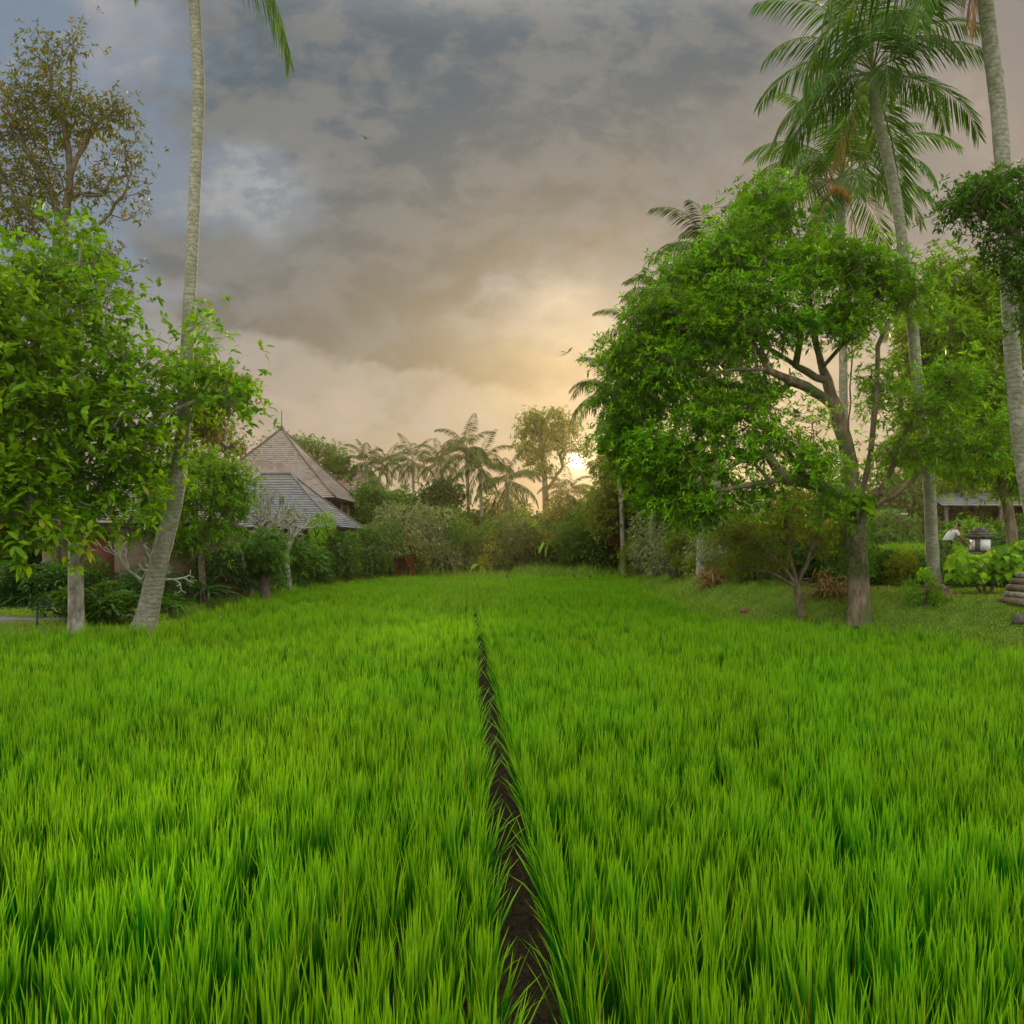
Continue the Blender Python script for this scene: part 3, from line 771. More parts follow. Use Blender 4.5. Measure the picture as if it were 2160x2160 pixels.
# the big tree
Y = 20.6
mango = dict(mat='mango', k=9, m=9, spread=.31, L=.19, W=.052, seg=2, droop=.22, up=.7, jit=.02)
grow('mango_tree', 'big spreading broadleaf tree with arching limbs at the right edge of the paddy',
     [ground_pt(1621, Y), P(1619, 1080, Y), P(1612, 1010, Y), P(1614, 960, Y)],
     [[P(1614, 960, Y), P(1606, 880, Y), P(1585, 800, Y), P(1560, 720, Y), P(1538, 640, Y + .3), P(1525, 560, Y + .5), P(1500, 470, Y + .3)],
      [P(1616, 960, Y), P(1640, 880, Y - .2), P(1650, 790, Y - .3), P(1656, 680, Y - .3), P(1668, 625, Y - .3), P(1692, 590, Y - .2)],
      [P(1616, 970, Y), P(1665, 920, Y - .4), P(1700, 830, Y - .8), P(1740, 770, Y - 1), P(1790, 700, Y - 1.2)],
      [P(1596, 850, Y), P(1604, 760, Y + .6), P(1606, 680, Y + 1), P(1612, 600, Y + 1), P(1610, 500, Y + 1)],
      [P(1572, 762, Y), P(1520, 730, Y - .6), P(1450, 700, Y - 1.2), P(1380, 700, Y - 1.4), P(1310, 720, Y - 1.2)],
      [P(1560, 720, Y), P(1500, 690, Y - .2), P(1430, 640, Y + .4), P(1340, 610, Y + .8), P(1260, 620, Y + .8)],
      [P(1610, 930, Y), P(1560, 920, Y - 1), P(1480, 905, Y - 1.8), P(1400, 920, Y - 2.2)],
      [P(1640, 960, Y), P(1690, 935, Y - .6), P(1760, 870, Y - 1), P(1830, 820, Y - 1)]],
     [blob(1450, 415, Y, 80, 60), blob(1380, 470, Y - .5, 80, 60), blob(1330, 520, Y, 90, 65), blob(1260, 590, Y - .6, 80, 60), blob(1500, 500, Y - 1, 80, 55), blob(1420, 560, Y - 1.2, 95, 55), blob(1350, 620, Y - 1, 100, 55),
      blob(1215, 660, Y - .4, 70, 50), blob(1180, 690, Y, 55, 45), blob(1160, 750, Y, 40, 35), blob(1175, 830, Y + .5, 35, 35, w=.9), blob(1210, 880, Y + .5, 35, 35, w=.8), blob(1270, 700, Y - .8, 90, 45), blob(1250, 770, Y, 65, 35), blob(1500, 610, Y - 1.2, 75, 35), blob(1420, 655, Y - 1.2, 60, 30),
      blob(1580, 500, Y - .4, 90, 55), blob(1650, 520, Y - .4, 75, 50), blob(1600, 610, Y - .8, 40, 60, w=.7), blob(1700, 560, Y, 60, 50), blob(1550, 480, Y + .3, 60, 35), blob(1360, 745, Y - .8, 55, 22, w=.6), blob(1440, 745, Y - .4, 50, 18, w=.5), blob(1200, 790, Y, 45, 45, w=.8),
      blob(1480, 820, Y - 1.6, 85, 45), blob(1390, 850, Y - 1.8, 80, 50), blob(1300, 880, Y - 1, 60, 55), blob(1540, 880, Y - 1.8, 50, 55), blob(1450, 930, Y - 1.5, 70, 28), blob(1360, 950, Y - 1.5, 60, 24),
      blob(1240, 850, Y - .8, 45, 35, w=.7), blob(1340, 790, Y - 1.5, 60, 20, w=.6), blob(1250, 930, Y - .6, 40, 35, w=.7), blob(1310, 960, Y - 1, 50, 30, w=.8), blob(1420, 780, Y - 1.6, 60, 25), blob(1560, 960, Y - 1.8, 40, 35), blob(1440, 380, Y + .5, 50, 35), blob(1730, 780, Y - 1, 60, 45), blob(1800, 720, Y - 1, 70, 60), blob(1790, 850, Y - 1, 80, 45), blob(1860, 830, Y - 1, 70, 55), blob(1700, 860, Y - .5, 50, 35), blob(1660, 730, Y, 30, 60, w=.3)],
     1420, .27, mango, seed=11, p_flat=.8)
# tree behind to the right
Y = 27.0
grow('mango_tree', 'dense broadleaf tree filling the space between the two right-hand palms',
     [ground_pt(1915, Y), P(1908, 1000, Y), P(1890, 900, Y)],
     [[P(1890, 900, Y), P(1820, 800, Y), P(1770, 700, Y), P(1775, 600, Y)], [P(1890, 900, Y), P(1890, 780, Y), P(1890, 650, Y), P(1870, 560, Y)]],
     [blob(1800, 560, Y, 65, 55), blob(1850, 540, Y, 60, 45), blob(1900, 620, Y - 1, 80, 70), blob(1800, 660, Y - 1, 80, 70), blob(1850, 740, Y - 1.5, 90, 60), blob(1770, 760, Y, 60, 60),
      blob(1910, 800, Y, 70, 60), blob(1740, 690, Y, 40, 60), blob(1730, 620, Y, 45, 45), blob(1750, 510, Y, 50, 30), blob(1960, 560, Y, 60, 100), blob(1840, 860, Y, 90, 50), blob(1930, 900, Y, 50, 50)],
     700, .17, dict(mat='mango', k=8, m=7, spread=.42, L=.27, W=.075, seg=1, droop=.35), seed=12)
# tree in front, top right
Y = 15.2
grow('rain_tree', 'small-leaved tree reaching in from the right edge in front of the thick palm trunk',
     [Vector((12.4, Y, gz(12.4, Y) - .05)), P(2040, 900, Y), P(2010, 700, Y), P(1985, 560, Y)],
     [[P(1985, 560, Y), P(1940, 470, Y), P(1890, 420, Y), P(1850, 400, Y)], [P(1985, 560, Y), P(1950, 500, Y), P(1935, 420, Y)]],
     [blob(1850, 365, Y, 55, 32), blob(1905, 350, Y, 50, 28), blob(1810, 400, Y, 40, 30), blob(1900, 420, Y, 45, 35), blob(1930, 520, Y, 40, 50), blob(1880, 480, Y, 35, 22), blob(1960, 600, Y, 40, 60), blob(1990, 420, Y, 60, 80)],
     230, .17, dict(mat='mid', k=8, m=6, spread=.17, L=.13, W=.045, seg=1, droop=.2), seed=13)
# willowy undergrowth below the big tree left
grow('wild_fig', 'multi-stemmed wispy small tree leaning over the grassy bank left of the big trunk',
     [ground_pt(1512, 21.5), P(1505, 1118, 21.5), P(1500, 1090, 21.5)],
     [[P(1503, 1110, 21.5), P(1470, 1060, 21.4), P(1430, 1030, 21.2), P(1390, 1010, 21)], [P(1503, 1110, 21.5), P(1490, 1040, 21.6), P(1480, 980, 21.6)], [P(1505, 1110, 21.5), P(1530, 1040, 21.4), P(1550, 990, 21.4)],
      [P(1503, 1112, 21.5), P(1450, 1080, 21.2), P(1400, 1075, 21)]],
     [blob(1400, 1010, 21.5, 55, 40), blob(1470, 990, 21.6, 60, 50), blob(1550, 1000, 21.6, 45, 60), blob(1440, 1060, 21.2, 60, 25), blob(1390, 1070, 21.2, 40, 15), blob(1520, 940, 21.8, 70, 40)],
     230, .10, dict(mat='olive', k=6, m=6, spread=.16, L=.13, W=.03, seg=1, droop=.3), seed=14, bark='bark')

# left: near slender tree with big leaves
Y = 19.0
big = dict(mat='big', k=7, m=7, spread=.36, L=.25, W=.105, seg=3, droop=.22, up=.55, prof='leaf', jit=.05, x=.012)
grow('broadleaf_tree', 'leafy tree with large glossy leaves on a slender lichen-pale trunk at the left',
     [ground_pt(145, Y), P(143, 1080, Y), P(146, 960, Y), P(150, 860, Y)],
     [[P(150, 860, Y), P(200, 780, Y - .3), P(270, 720, Y - .5), P(330, 660, Y - .6)], [P(150, 860, Y), P(140, 740, Y), P(150, 600, Y), P(150, 450, Y)],
      [P(146, 940, Y), P(90, 850, Y - .3), P(40, 790, Y - .5)], [P(146, 960, Y), P(220, 890, Y - .3), P(300, 850, Y - .3)]],
     [blob(130, 440, Y, 32, 40), blob(190, 480, Y, 38, 30), blob(70, 520, Y, 70, 45), blob(200, 560, Y - .4, 40, 45), blob(120, 560, Y, 50, 40), blob(60, 600, Y, 70, 50), blob(150, 650, Y - .5, 80, 45), blob(230, 690, Y - .6, 70, 45),
      blob(300, 650, Y + .4, 55, 35), blob(365, 622, Y + .8, 25, 18), blob(330, 730, Y + 1.4, 60, 55), blob(250, 790, Y - .8, 90, 60), blob(150, 760, Y - .8, 90, 60), blob(60, 720, Y - .8, 80, 60),
      blob(290, 850, Y + .9, 65, 50), blob(200, 870, Y - .9, 90, 50), blob(100, 890, Y - .9, 90, 60), blob(250, 930, Y - .4, 60, 35), blob(160, 960, Y - .9, 70, 50), blob(395, 720, Y, 40, 40, w=.5), blob(430, 750, Y + .2, 22, 30, w=.25)],
     300, .17, dict(big, spread=.45), bark='palebark', seed=21)
Y = 16.5
grow('broadleaf_tree', 'bright green big-leaved tree hanging in at the left edge of the picture',
     [Vector((-12.2, Y, gz(-12.2, Y) - .05)), P(-100, 1000, Y), P(-90, 850, Y)],
     [[P(-90, 850, Y), P(-40, 760, Y), P(20, 700, Y)], [P(-95, 900, Y), P(-20, 880, Y), P(60, 850, Y)], [P(-90, 850, Y), P(-90, 700, Y), P(-70, 560, Y)]],
     [blob(-10, 640, Y, 60, 50), blob(40, 690, Y, 60, 50), blob(20, 780, Y, 60, 60), blob(70, 760, Y, 40, 35), blob(30, 880, Y, 70, 50), blob(60, 960, Y, 55, 40), blob(10, 1000, Y, 60, 45), blob(110, 1000, Y, 35, 35), blob(-90, 700, Y, 90, 160), blob(-20, 560, Y, 50, 40)],
     185, .22, dict(big, L=.28, W=.12), bark='twig', seed=22)
# tall sparse bronze tree behind
Y = 27.0
grow('kapok_tree', 'tall thin-crowned tree with bronze-tinged leaves and bare twigs, top left',
     [ground_pt(100, Y), P(95, 900, Y), P(110, 640, Y), P(115, 450, Y)],
     [[P(115, 450, Y), P(128, 380, Y), P(130, 280, Y), P(110, 180, Y)], [P(118, 440, Y), P(90, 350, Y), P(40, 270, Y), P(0, 220, Y)], [P(120, 430, Y), P(135, 330, Y), P(170, 250, Y), P(200, 220, Y)],
      [P(115, 450, Y), P(60, 400, Y), P(10, 370, Y), P(-40, 350, Y)], [P(125, 470, Y), P(190, 420, Y), P(230, 370, Y), P(250, 320, Y)], [P(112, 500, Y), P(40, 450, Y), P(0, 430, Y)]],
     [blob(95, 110, Y, 50, 35), blob(60, 170, Y, 65, 40), blob(120, 190, Y, 55, 40), blob(30, 240, Y, 70, 50), blob(180, 220, Y, 45, 35), blob(130, 250, Y, 60, 40), blob(220, 210, Y, 20, 20, w=.4), blob(230, 290, Y, 40, 50),
      blob(10, 330, Y, 70, 50), blob(240, 370, Y, 35, 35), blob(170, 350, Y, 50, 40), blob(80, 340, Y, 60, 50, w=1.0), blob(40, 420, Y, 60, 50), blob(180, 500, Y, 60, 60), blob(140, 80, Y, 20, 15, w=.2)],
     420, .26, dict(mat='sparse', k=5, m=5, spread=.36, L=.19, W=.075, seg=1, droop=.25, x=.05), bark='twig', seed=23, rmin=.012)
# yellow-green tree behind the left palm
Y = 27.0
grow('rambutan_tree', 'yellow-green bushy tree just behind the leaning palm, in front of the tiled roof',
     [ground_pt(385, Y), P(380, 1050, Y), P(385, 1000, Y)], [[P(385, 1000, Y), P(410, 940, Y), P(420, 890, Y)], [P(385, 1000, Y), P(350, 940, Y), P(340, 890, Y)]],
     [blob(420, 890, Y, 45, 28), blob(380, 870, Y, 40, 30), blob(430, 950, Y, 45, 40), blob(370, 930, Y - 1, 60, 50), blob(330, 900, Y, 50, 50), blob(400, 1000, Y - .5, 55, 35), blob(340, 1010, Y, 50, 30), blob(300, 960, Y, 50, 50), blob(445, 915, Y, 25, 25)],
     330, .11, dict(mat='lime', k=7, m=7, spread=.25, L=.17, W=.075, seg=1, droop=.3), bark='twig', seed=24)
Y = 40.0
grow('small_tree', 'thin twiggy tree against the sky left of the tiled roof',
     [ground_pt(425, Y), P(425, 950, Y), P(424, 880, Y)], [], [blob(425, 835, Y, 38, 28), blob(400, 815, Y, 25, 20), blob(445, 850, Y, 18, 18), blob(420, 800, Y, 20, 12)], 90, .14,
     dict(mat='sparse', k=5, m=5, spread=.3, L=.17, W=.07, seg=1), bark='twig', seed=25)
Y = 24.5
grow('small_tree', 'dark-leaved branch tree behind the leaning palm, against the sky to its right',
     [ground_pt(290, Y), P(322, 950, Y), P(348, 850, Y)], [[P(348, 850, Y), P(400, 770, Y), P(440, 730, Y)]],
     [blob(440, 745, Y, 28, 32), blob(425, 710, Y, 25, 20), blob(400, 760, Y, 35, 30), blob(380, 800, Y, 40, 35), blob(360, 700, Y, 30, 40)], 150, .06, dict(mat='sparse', k=6, m=6, spread=.2, L=.17, W=.07, seg=1), bark='twig', seed=26)

# background trees
Y = 66
grow('rain_tree', 'flat-topped spreading tree just behind the tiled roof',
     [ground_pt(615, Y), P(612, 960, Y), P(605, 890, Y)], [[P(605, 890, Y), P(570, 850, Y), P(540, 838, Y)], [P(605, 890, Y), P(630, 865, Y), P(650, 870, Y)]],
     [blob(590, 838, Y, 30, 9), blob(615, 850, Y, 30, 12), blob(640, 870, Y, 24, 12), blob(560, 830, Y, 18, 6), blob(498, 838, Y, 12, 5), blob(650, 890, Y, 22, 14), blob(620, 880, Y, 30, 12), blob(575, 855, Y, 20, 10)],
     190, .25, dict(mat='mid', k=6, m=7, spread=.4, L=.24, W=.10, seg=1), seed=31)
Y = 60
grow('tall_tree', 'tall airy tree with a round crown on a slim trunk left of the sun',
     [ground_pt(1031, Y), P(1030, 980, Y), P(1029, 930, Y), P(1026, 880, Y)], [[P(1029, 930, Y), P(1045, 905, Y), P(1062, 880, Y)], [P(1026, 880, Y), P(1022, 830, Y), P(1025, 790, Y)]],
     [blob(1010, 788, Y, 25, 16), blob(1048, 786, Y, 25, 14), blob(992, 815, Y, 16, 20), blob(1030, 815, Y, 40, 22), blob(1072, 810, Y, 20, 18), blob(1010, 845, Y, 36, 22), blob(1058, 842, Y, 34, 20), blob(1020, 880, Y, 26, 20), blob(985, 850, Y, 12, 14), blob(1100, 845, Y, 16, 14)],
     260, .24, dict(mat='olive', k=6, m=7, spread=.36, L=.24, W=.10, seg=1), seed=32)
for (x, yt, Yd, w, lab, mt, sd) in (
        (1150, 850, 50, 36, 'slender leafy tree just right of the sun, left of the pale straight trunk', 'olive', 66), (1190, 720, 50, 46, 'tall leafy tree filling the gap between the sun and the big tree', 'olive', 63), (1262, 800, 47, 60, 'tall dark leafy tree under the left arm of the big tree', 'mid', 64),
        (1320, 860, 46, 60, 'leafy tree behind the pale trunk pair', 'olive', 65), (1165, 890, 54, 62, 'rounded tree glowing right below the sun', 'olive', 41), (700, 905, 58, 55, 'bushy green tree right of the tiled roof, under the small palms', 'mid', 42),
        (755, 925, 62, 45, 'leafy tree between the low brown roof and the small palms', 'mid', 43), (830, 905, 60, 42, 'dark leafy tree left of the tall pair of palms', 'dark', 44),
        (935, 990, 52, 42, 'dense dark green tree in the middle at the far end of the paddy', 'dark', 45), (1120, 960, 56, 45, 'hazy tree low beneath the sun', 'olive', 46),
        (1010, 985, 54, 50, 'broad bushy tree under the tall airy tree', 'olive', 47), (1235, 880, 50, 55, 'leafy tree right of the pale straight palm trunk', 'olive', 48),
        (1075, 990, 52, 40, 'bushy tree right of the broad one at the far end', 'mid', 49), (860, 1000, 56, 35, 'yellowish small tree left of the slim palm trunk', 'yellow', 50),
        (1300, 930, 42, 60, 'willowy green tree left of the pale trunk pair', 'grey', 51), (1400, 960, 38, 60, 'pale green tree behind the wispy small tree', 'olive', 52),
        (655, 960, 61, 40, 'dark leafy tree against the right eave of the tiled roof', 'dark', 53), (1190, 1000, 50, 35, 'small tree beside the red-leaved shrub', 'olive', 54),
        (1680, 960, 44, 60, 'dark leafy tree beyond the raised terrace, left of its palm trunk', 'mid', 55), (1830, 985, 44, 55, 'light green tree behind the bending man', 'lime', 56),
        (30, 960, 30, 80, 'dark leafy tree behind the lawn at far left', 'dark', 57), (250, 960, 31, 70, 'dark leafy tree behind the reddish doorway', 'dark', 58), (1915, 1000, 40, 40, 'dark leafy tree at the right edge beyond the terrace', 'dark', 59),
        (1560, 930, 48, 60, 'hazy green tree seen below the big tree crown', 'olive', 60), (1470, 1000, 46, 50, 'low hazy green tree behind the grassy bank', 'mid', 61), (500, 1000, 30, 30, 'green sapling in front of the grey roof', 'mid', 62)):
    base = ground_pt(x, Yd); H = (1080 - yt)
    grow('leafy_tree', lab, [base, P(x, 1080 - H * .25, Yd), P(x + 2, 1080 - H * .4, Yd)], [],
         [blob(x, yt + w * .45, Yd, w * .55, w * .45), blob(x - w * .5, yt + w * .9, Yd, w * .5, w * .5), blob(x + w * .5, yt + w * .85, Yd, w * .5, w * .5), blob(x, yt + H * .55, Yd - 1, w * .8, max(w * .4, H * .35)), blob(x, 1080 - H * .22, Yd, w * .7, H * .2, w=.7)],
         250, .2, dict(mat=mt, k=6, m=7, spread=.0075 * Yd, L=.0052 * Yd, W=.0024 * Yd, seg=1), 'twig', sd, group='leafy trees around the paddy')

# ------------------------------------------------------------ shrubs
def shrub_proto(kind, seed, mat, L, W, n=2600, prof='leaf', seg=1, droop=.3):
    """about 1 m radius, 1.6 m high"""
    rs = np.random.RandomState(seed); parts = []
    sub_c = rand_dirs(rs, 9, -.1) * np.array([.6, .6, .68]) + np.array([0, 0, .62]); sub_c[:4, 2] = [.3, .35, .28, .4]; sub_r = rs.uniform(.26, .5, 9)
    k = rs.randint(0, 9, n); d0 = rand_dirs(rs, n, -.5); c = sub_c[k] + d0 * (sub_r[k] * rs.rand(n) ** .3)[:, None]; c[:, 2] = np.abs(c[:, 2])
    d = unit(d0 + rs.normal(0, .5, (n, 3)) + np.array([0, 0, .15]))
    rn = np.clip(rs.rand(9)[k] * .4 + rs.rand(n) * .6, 0, .99)
    fol = raw_mesh('foliage', *leaves(rs, c, d, L * rs.uniform(.7, 1.2, n), W * rs.uniform(.7, 1.2, n), seg, droop, .25, prof, rn)[:2], M[mat], False, {'rnd': np.repeat(rn, {1: 4, 2: 5, 3: 8}[seg])})
    Vs = []; Fs = []; n0 = 0
    for i in range(9):
        q = sub_c[i] * .95; V, F = tube_arr(catmull([np.array([q[0] * .1, q[1] * .1, -.1]), np.array([q[0] * .45, q[1] * .45, q[2] * .45]), q], 3), [.035, .03, .026, .022, .018, .014, .01], 5); Vs.append(V); Fs.append(F + n0); n0 += len(V)
    return (fol, raw_mesh('stem', np.concatenate(Vs), np.concatenate(Fs), M['twig'], True))
def strap_proto(seed, mat, n=90, L=1.0, W=.09, stem=.45):
    rs = np.random.RandomState(seed); nb = 6
    bx = rs.uniform(-.35, .35, (nb, 2)); h = rs.uniform(.1, 1, nb) * stem
    k = rs.randint(0, nb, n); c = np.stack([bx[k, 0], bx[k, 1], h[k]], 1); d = rand_dirs(rs, n, .15)
    rn = rs.rand(n) * .97
    V, T, R = leaves(rs, c, d, L * rs.uniform(.6, 1.1, n), W, 4, .55, .3, 'lance', rn)
    fol = raw_mesh('foliage', V, T, M[mat], False, {'rnd': R})
    mb = MB()
    for i in range(nb): mb.tube([(bx[i, 0], bx[i, 1], -.1), (bx[i, 0], bx[i, 1], h[i] + .02)], .022, 5)
    return (fol, mb.mesh('stem', M['twig']))
def frangi_proto(seed, depth=6, leafn=40):
    """bare, forking pale branches"""
    rs = np.random.RandomState(seed); Vs = []; Fs = []; n0 = [0]; tips = []
    def rec(p, d, L, r, k):
        q1 = p + d * L * .5 + rs.normal(0, .05, 3) * L; q = p + d * L + np.array([0, 0, .05 * L])
        V, F = tube_arr([p, q1, q], [r, r * .9, r * .8], 5); Vs.append(V); Fs.append(F + n0[0]); n0[0] += len(V)
        if k == 0: tips.append(q); return
        for j in range(2 + (rs.rand() < .45)):
            nd_ = unit((d + rand_dirs(rs, 1)[0] * .85 + np.array([0, 0, .08]))[None])[0]; rec(q, nd_, L * rs.uniform(.68, .9), r * .74, k - 1)
    rec(np.array([0, 0, -.1]), np.array([.12, .05, 1.0]), .5, .07, depth)
    tips = np.array(tips); kk = rs.randint(0, len(tips), leafn)
    d = rand_dirs(rs, leafn, -.2); V, T, R = leaves(rs, tips[kk], d, .16, .05, 2, .3, .2)
    return (raw_mesh('foliage', V, T, M['mid'], False, {'rnd': R}), raw_mesh('branches', np.concatenate(Vs), np.concatenate(Fs), M['paletwig'], True))
PR = {'dark': shrub_proto(0, 1, 'dark', .15, .065), 'mid': shrub_proto(0, 2, 'mid', .15, .06), 'lime': shrub_proto(0, 3, 'lime', .15, .06, 2200), 'grey': shrub_proto(0, 4, 'grey', .13, .035, 3400),
      'olive': shrub_proto(0, 5, 'olive', .14, .04, 3000), 'red': shrub_proto(0, 6, 'red', .18, .06, 1500), 'yellow': shrub_proto(0, 7, 'yellow', .15, .05, 2200),
      'glossy': shrub_proto(0, 8, 'mid', .20, .095, 2200, seg=2), 'strap': strap_proto(9, 'mid'), 'strapd': strap_proto(10, 'dark', 110, 1.1, .07, .8), 'strapr': strap_proto(11, 'red', 60, .7, .07, .9),
      'banana': strap_proto(12, 'lime', 26, 1.5, .30, .5), 'frangi': frangi_proto(13), 'frangi2': frangi_proto(14, 5, 60)}
NM = {'frangi': ('frangipani', 'branches'), 'frangi2': ('frangipani', 'branches'), 'strap': ('strappy_plant', 'stem'), 'strapd': ('strappy_plant', 'stem'), 'strapr': ('cordyline', 'stem'), 'banana': ('banana_plant', 'stem')}
_k = [0]
def shrub(kind, px, Yd, w, h, label, group=None, dz=0.0):
    if group == 'shrubs along the left bank':
        y0 = Yd; h *= .86
        while sdist(np.array([PX(px, Yd)]), np.array([Yd]))[0] < w * .75 and Yd < 56: Yd += .2
        w *= Yd / y0
    _k[0] += 1; nm, st = NM.get(kind, ('shrub', 'stem'))
    x = PX(px, Yd); e = tag(empty(nm, (x, Yd, gz(x, Yd) - .03 + dz), _k[0] * 1.7), label, 'shrub' if nm == 'shrub' else 'plant', group)
    e.scale = (w, w, h / 1.5); f, s = PR[kind]; obj('foliage', f, e); obj(st, s, e); return e
G1 = 'shrubs along the left bank'
for r in (
    ('glossy', 185, 20.6, 1.15, 1.35, 'rounded glossy green shrub between the pale trunk and the leaning palm'), ('dark', 120, 21.2, .75, 1.2, 'dark shrub peeping out left of the lichen-pale trunk'),
    ('strap', 318, 21.5, .75, 1.2, 'light green strappy plant just right of the leaning palm foot'), ('strap', 335, 22.6, .8, 1.5, 'taller strappy plant behind the one at the leaning palm foot'),
    ('dark', 20, 25, 1.6, 1.9, 'dark shrub behind the lawn at the left edge'), ('strapd', 60, 24.3, 1.1, 1.4, 'dark strappy plant behind the lawn'), ('dark', 95, 24.8, 1.3, 1.9, 'dark shrub behind the paved path by the black post'),
    ('mid', 140, 25.5, 1.2, 1.9, 'mid green shrub behind the lichen-pale trunk'), ('dark', 250, 25.2, 1.2, 1.7, 'dark shrub behind the foot of the leaning palm'),
    ('strapd', 372, 26.8, 1.38, 1.84, 'dark strappy plant at the near end of the left hedge row'), ('dark', 400, 28.4, 1.61, 3.10, 'dark leafy shrub below the yellow-green tree'), ('strapr', 432, 28.2, 1.03, 1.61, 'red-leaved cordyline in the left bank row'),
    ('strapd', 455, 30.2, 1.15, 1.49, 'dark strappy plant right of the red cordyline'), ('mid', 478, 31.6, 1.38, 2.94, 'leafy shrub below the eave of the grey roof'), ('strap', 505, 31.6, 1.15, 1.72, 'long-leaved plant below the grey roof corner'),
    ('glossy', 560, 33, 1.38, 3.10, 'dark red-tinged shrub right of the pale forked frangipani'), ('dark', 585, 35, 1.72, 3.72, 'dense dark shrub below the right slope of the grey roof'), ('mid', 620, 35.5, 1.61, 4.03, 'tall green shrub at the grey roof corner'),
    ('strap', 600, 34.6, 1.26, 1.38, 'arching strappy plant at the foot of the dense dark shrub'), ('strap', 640, 36.6, 1.26, 1.38, 'arching strappy plant at the foot of the tall green shrub'), ('dark', 655, 38.5, 1.72, 3.72, 'dark shrub below the main eave corner'),
    ('strap', 690, 39.5, 1.38, 1.72, 'pale strappy plant halfway along the left bank row'), ('mid', 705, 41, 1.72, 4.03, 'green shrub in front of the grey-leaved bushes'), ('red', 738, 42.5, 1.26, 3.10, 'bronze-red shrub before the grey-leaved bushes'),
    ('yellow', 777, 46, 1.15, 2.76, 'bright yellow-green shrub at the far end of the left row'), ('strap', 735, 43.5, 1.38, 1.72, 'low green plant beside the yellow shrub'), ('mid', 760, 46, 1.49, 2.79, 'low shrub left of the yellow one'),
    ('grey', 700, 42, 2.0, 3.4, 'big grey-leaved bush nearest the tiled roof'), ('grey', 745, 46, 2.64, 4.83, 'big grey-leaved bush in the middle of the three'), ('grey', 800, 49, 2.64, 4.83, 'big grey-leaved bush farthest along the left row'), ('grey', 822, 50.5, 2.07, 2.99, 'smaller grey bush at the corner of the paddy')):
    shrub(*r, G1)
shrub('frangi', 545, 36.0, 1.9, 3.2, 'pale forked frangipani in front of the grey roof')
shrub('frangi2', 470, 31.5, 1.6, 2.2, 'bare frangipani sprawling left of the grey roof')
shrub('frangi', 495, 34.0, 1.5, 3.9, 'twiggy bare frangipani against the grey roof')
shrub('frangi2', 290, 23.6, 1.3, 2.0, 'frangipani with thick bent limbs behind the leaning palm')
shrub('lime', 605, 36.5, 1.0, 4.0, 'light green climber-like shrub over the grey roof edge', G1)
G2 = 'shrubs at the far end of the paddy'
i = 0
for x in range(835, 1215, 12):
    i += 1
    kd = ('olive', 'mid', 'dark', 'olive', 'mid', 'banana', 'olive', 'dark', 'yellow', 'mid', 'olive')[i % 11]
    shrub(kd, x + (i * 7) % 13, 50.0 + (i * 5 % 4) * .9, 1.2 + .3 * (i * 3 % 4), 1.6 + (i * 3 % 7) * .42,
          {'olive': 'olive green shrub in the hazy row closing the far end of the paddy', 'mid': 'mid green shrub in the hazy row closing the far end of the paddy', 'dark': 'darkest green shrub type in the row closing the far end of the paddy',
           'yellow': 'yellow-leaved shrub in the row closing the far end of the paddy', 'banana': 'broad-leaved banana plant in the row closing the far end of the paddy'}[kd], G2)
i = 0
for x in range(705, 1700, 42):
    i += 1
    shrub(('dark', 'olive', 'mid')[i % 3], x + (i * 13) % 17, 57 + (i * 7 % 5), 3.2, 4.0 + (i * 5 % 4) * .6, {'dark': 'large dark bush in the dense growth beyond the far shrubs', 'olive': 'large olive bush in the dense growth beyond the far shrubs', 'mid': 'large green bush in the dense growth beyond the far shrubs'}[('dark', 'olive', 'mid')[i % 3]], 'large bushes beyond the far end')
i = 0
for x in list(range(-60, 310, 60)) + list(range(1700, 2060, 60)):
    i += 1
    shrub('dark', x, 50 + i % 4, 3.4, 6.2, 'large dark bush far behind the garden edge', 'large bushes far behind the gardens')
G3 = 'shrubs along the right bank'
for r in (
    ('red', 1180, 49, 1.3, 2.4, 'red-leaved shrub at the far right corner of the paddy'), ('dark', 1150, 49.5, 1.3, 2.4, 'dark shrub left of the red-leaved one at the far right corner'), ('olive', 1212, 46, 1.4, 2.2, 'olive shrub right of the red-leaved one'),
    ('grey', 1245, 42, 1.8, 3.4, 'wispy grey-green bush nearest the far right corner'), ('grey', 1275, 38, 1.6, 3.6, 'wispy grey-green bush second from the far right corner'), ('olive', 1300, 36, 1.4, 2.4, 'olive shrub left of the pale trunk pair'),
    ('grey', 1365, 31, 1.4, 2.2, 'grey-green bush right of the pale trunk pair'), ('olive', 1400, 29, 1.4, 2.2, 'olive shrub behind the grassy mound'), ('strapd', 1425, 28, 1.3, 1.8, 'feathery strappy plant on the grassy mound'),
    ('olive', 1450, 27.4, 1.3, 2.2, 'olive shrub behind the wispy small tree'), ('dark', 1490, 25.6, 1.2, 2.0, 'dark shrub behind the wispy small tree stems'), ('mid', 1550, 26.0, 1.4, 2.2, 'green shrub left of the big trunk'), ('yellow', 1570, 25.6, .9, 2.0, 'yellow-green shrub just left of the big trunk'),
    ('banana', 1405, 30.5, 1.0, 1.4, 'small broad-leaved plant on the right bank')):
    shrub(*r, G3)
shrub('lime', 1742, 20.4, .52, .95, 'small bright green sapling bush at the foot of the right palm')
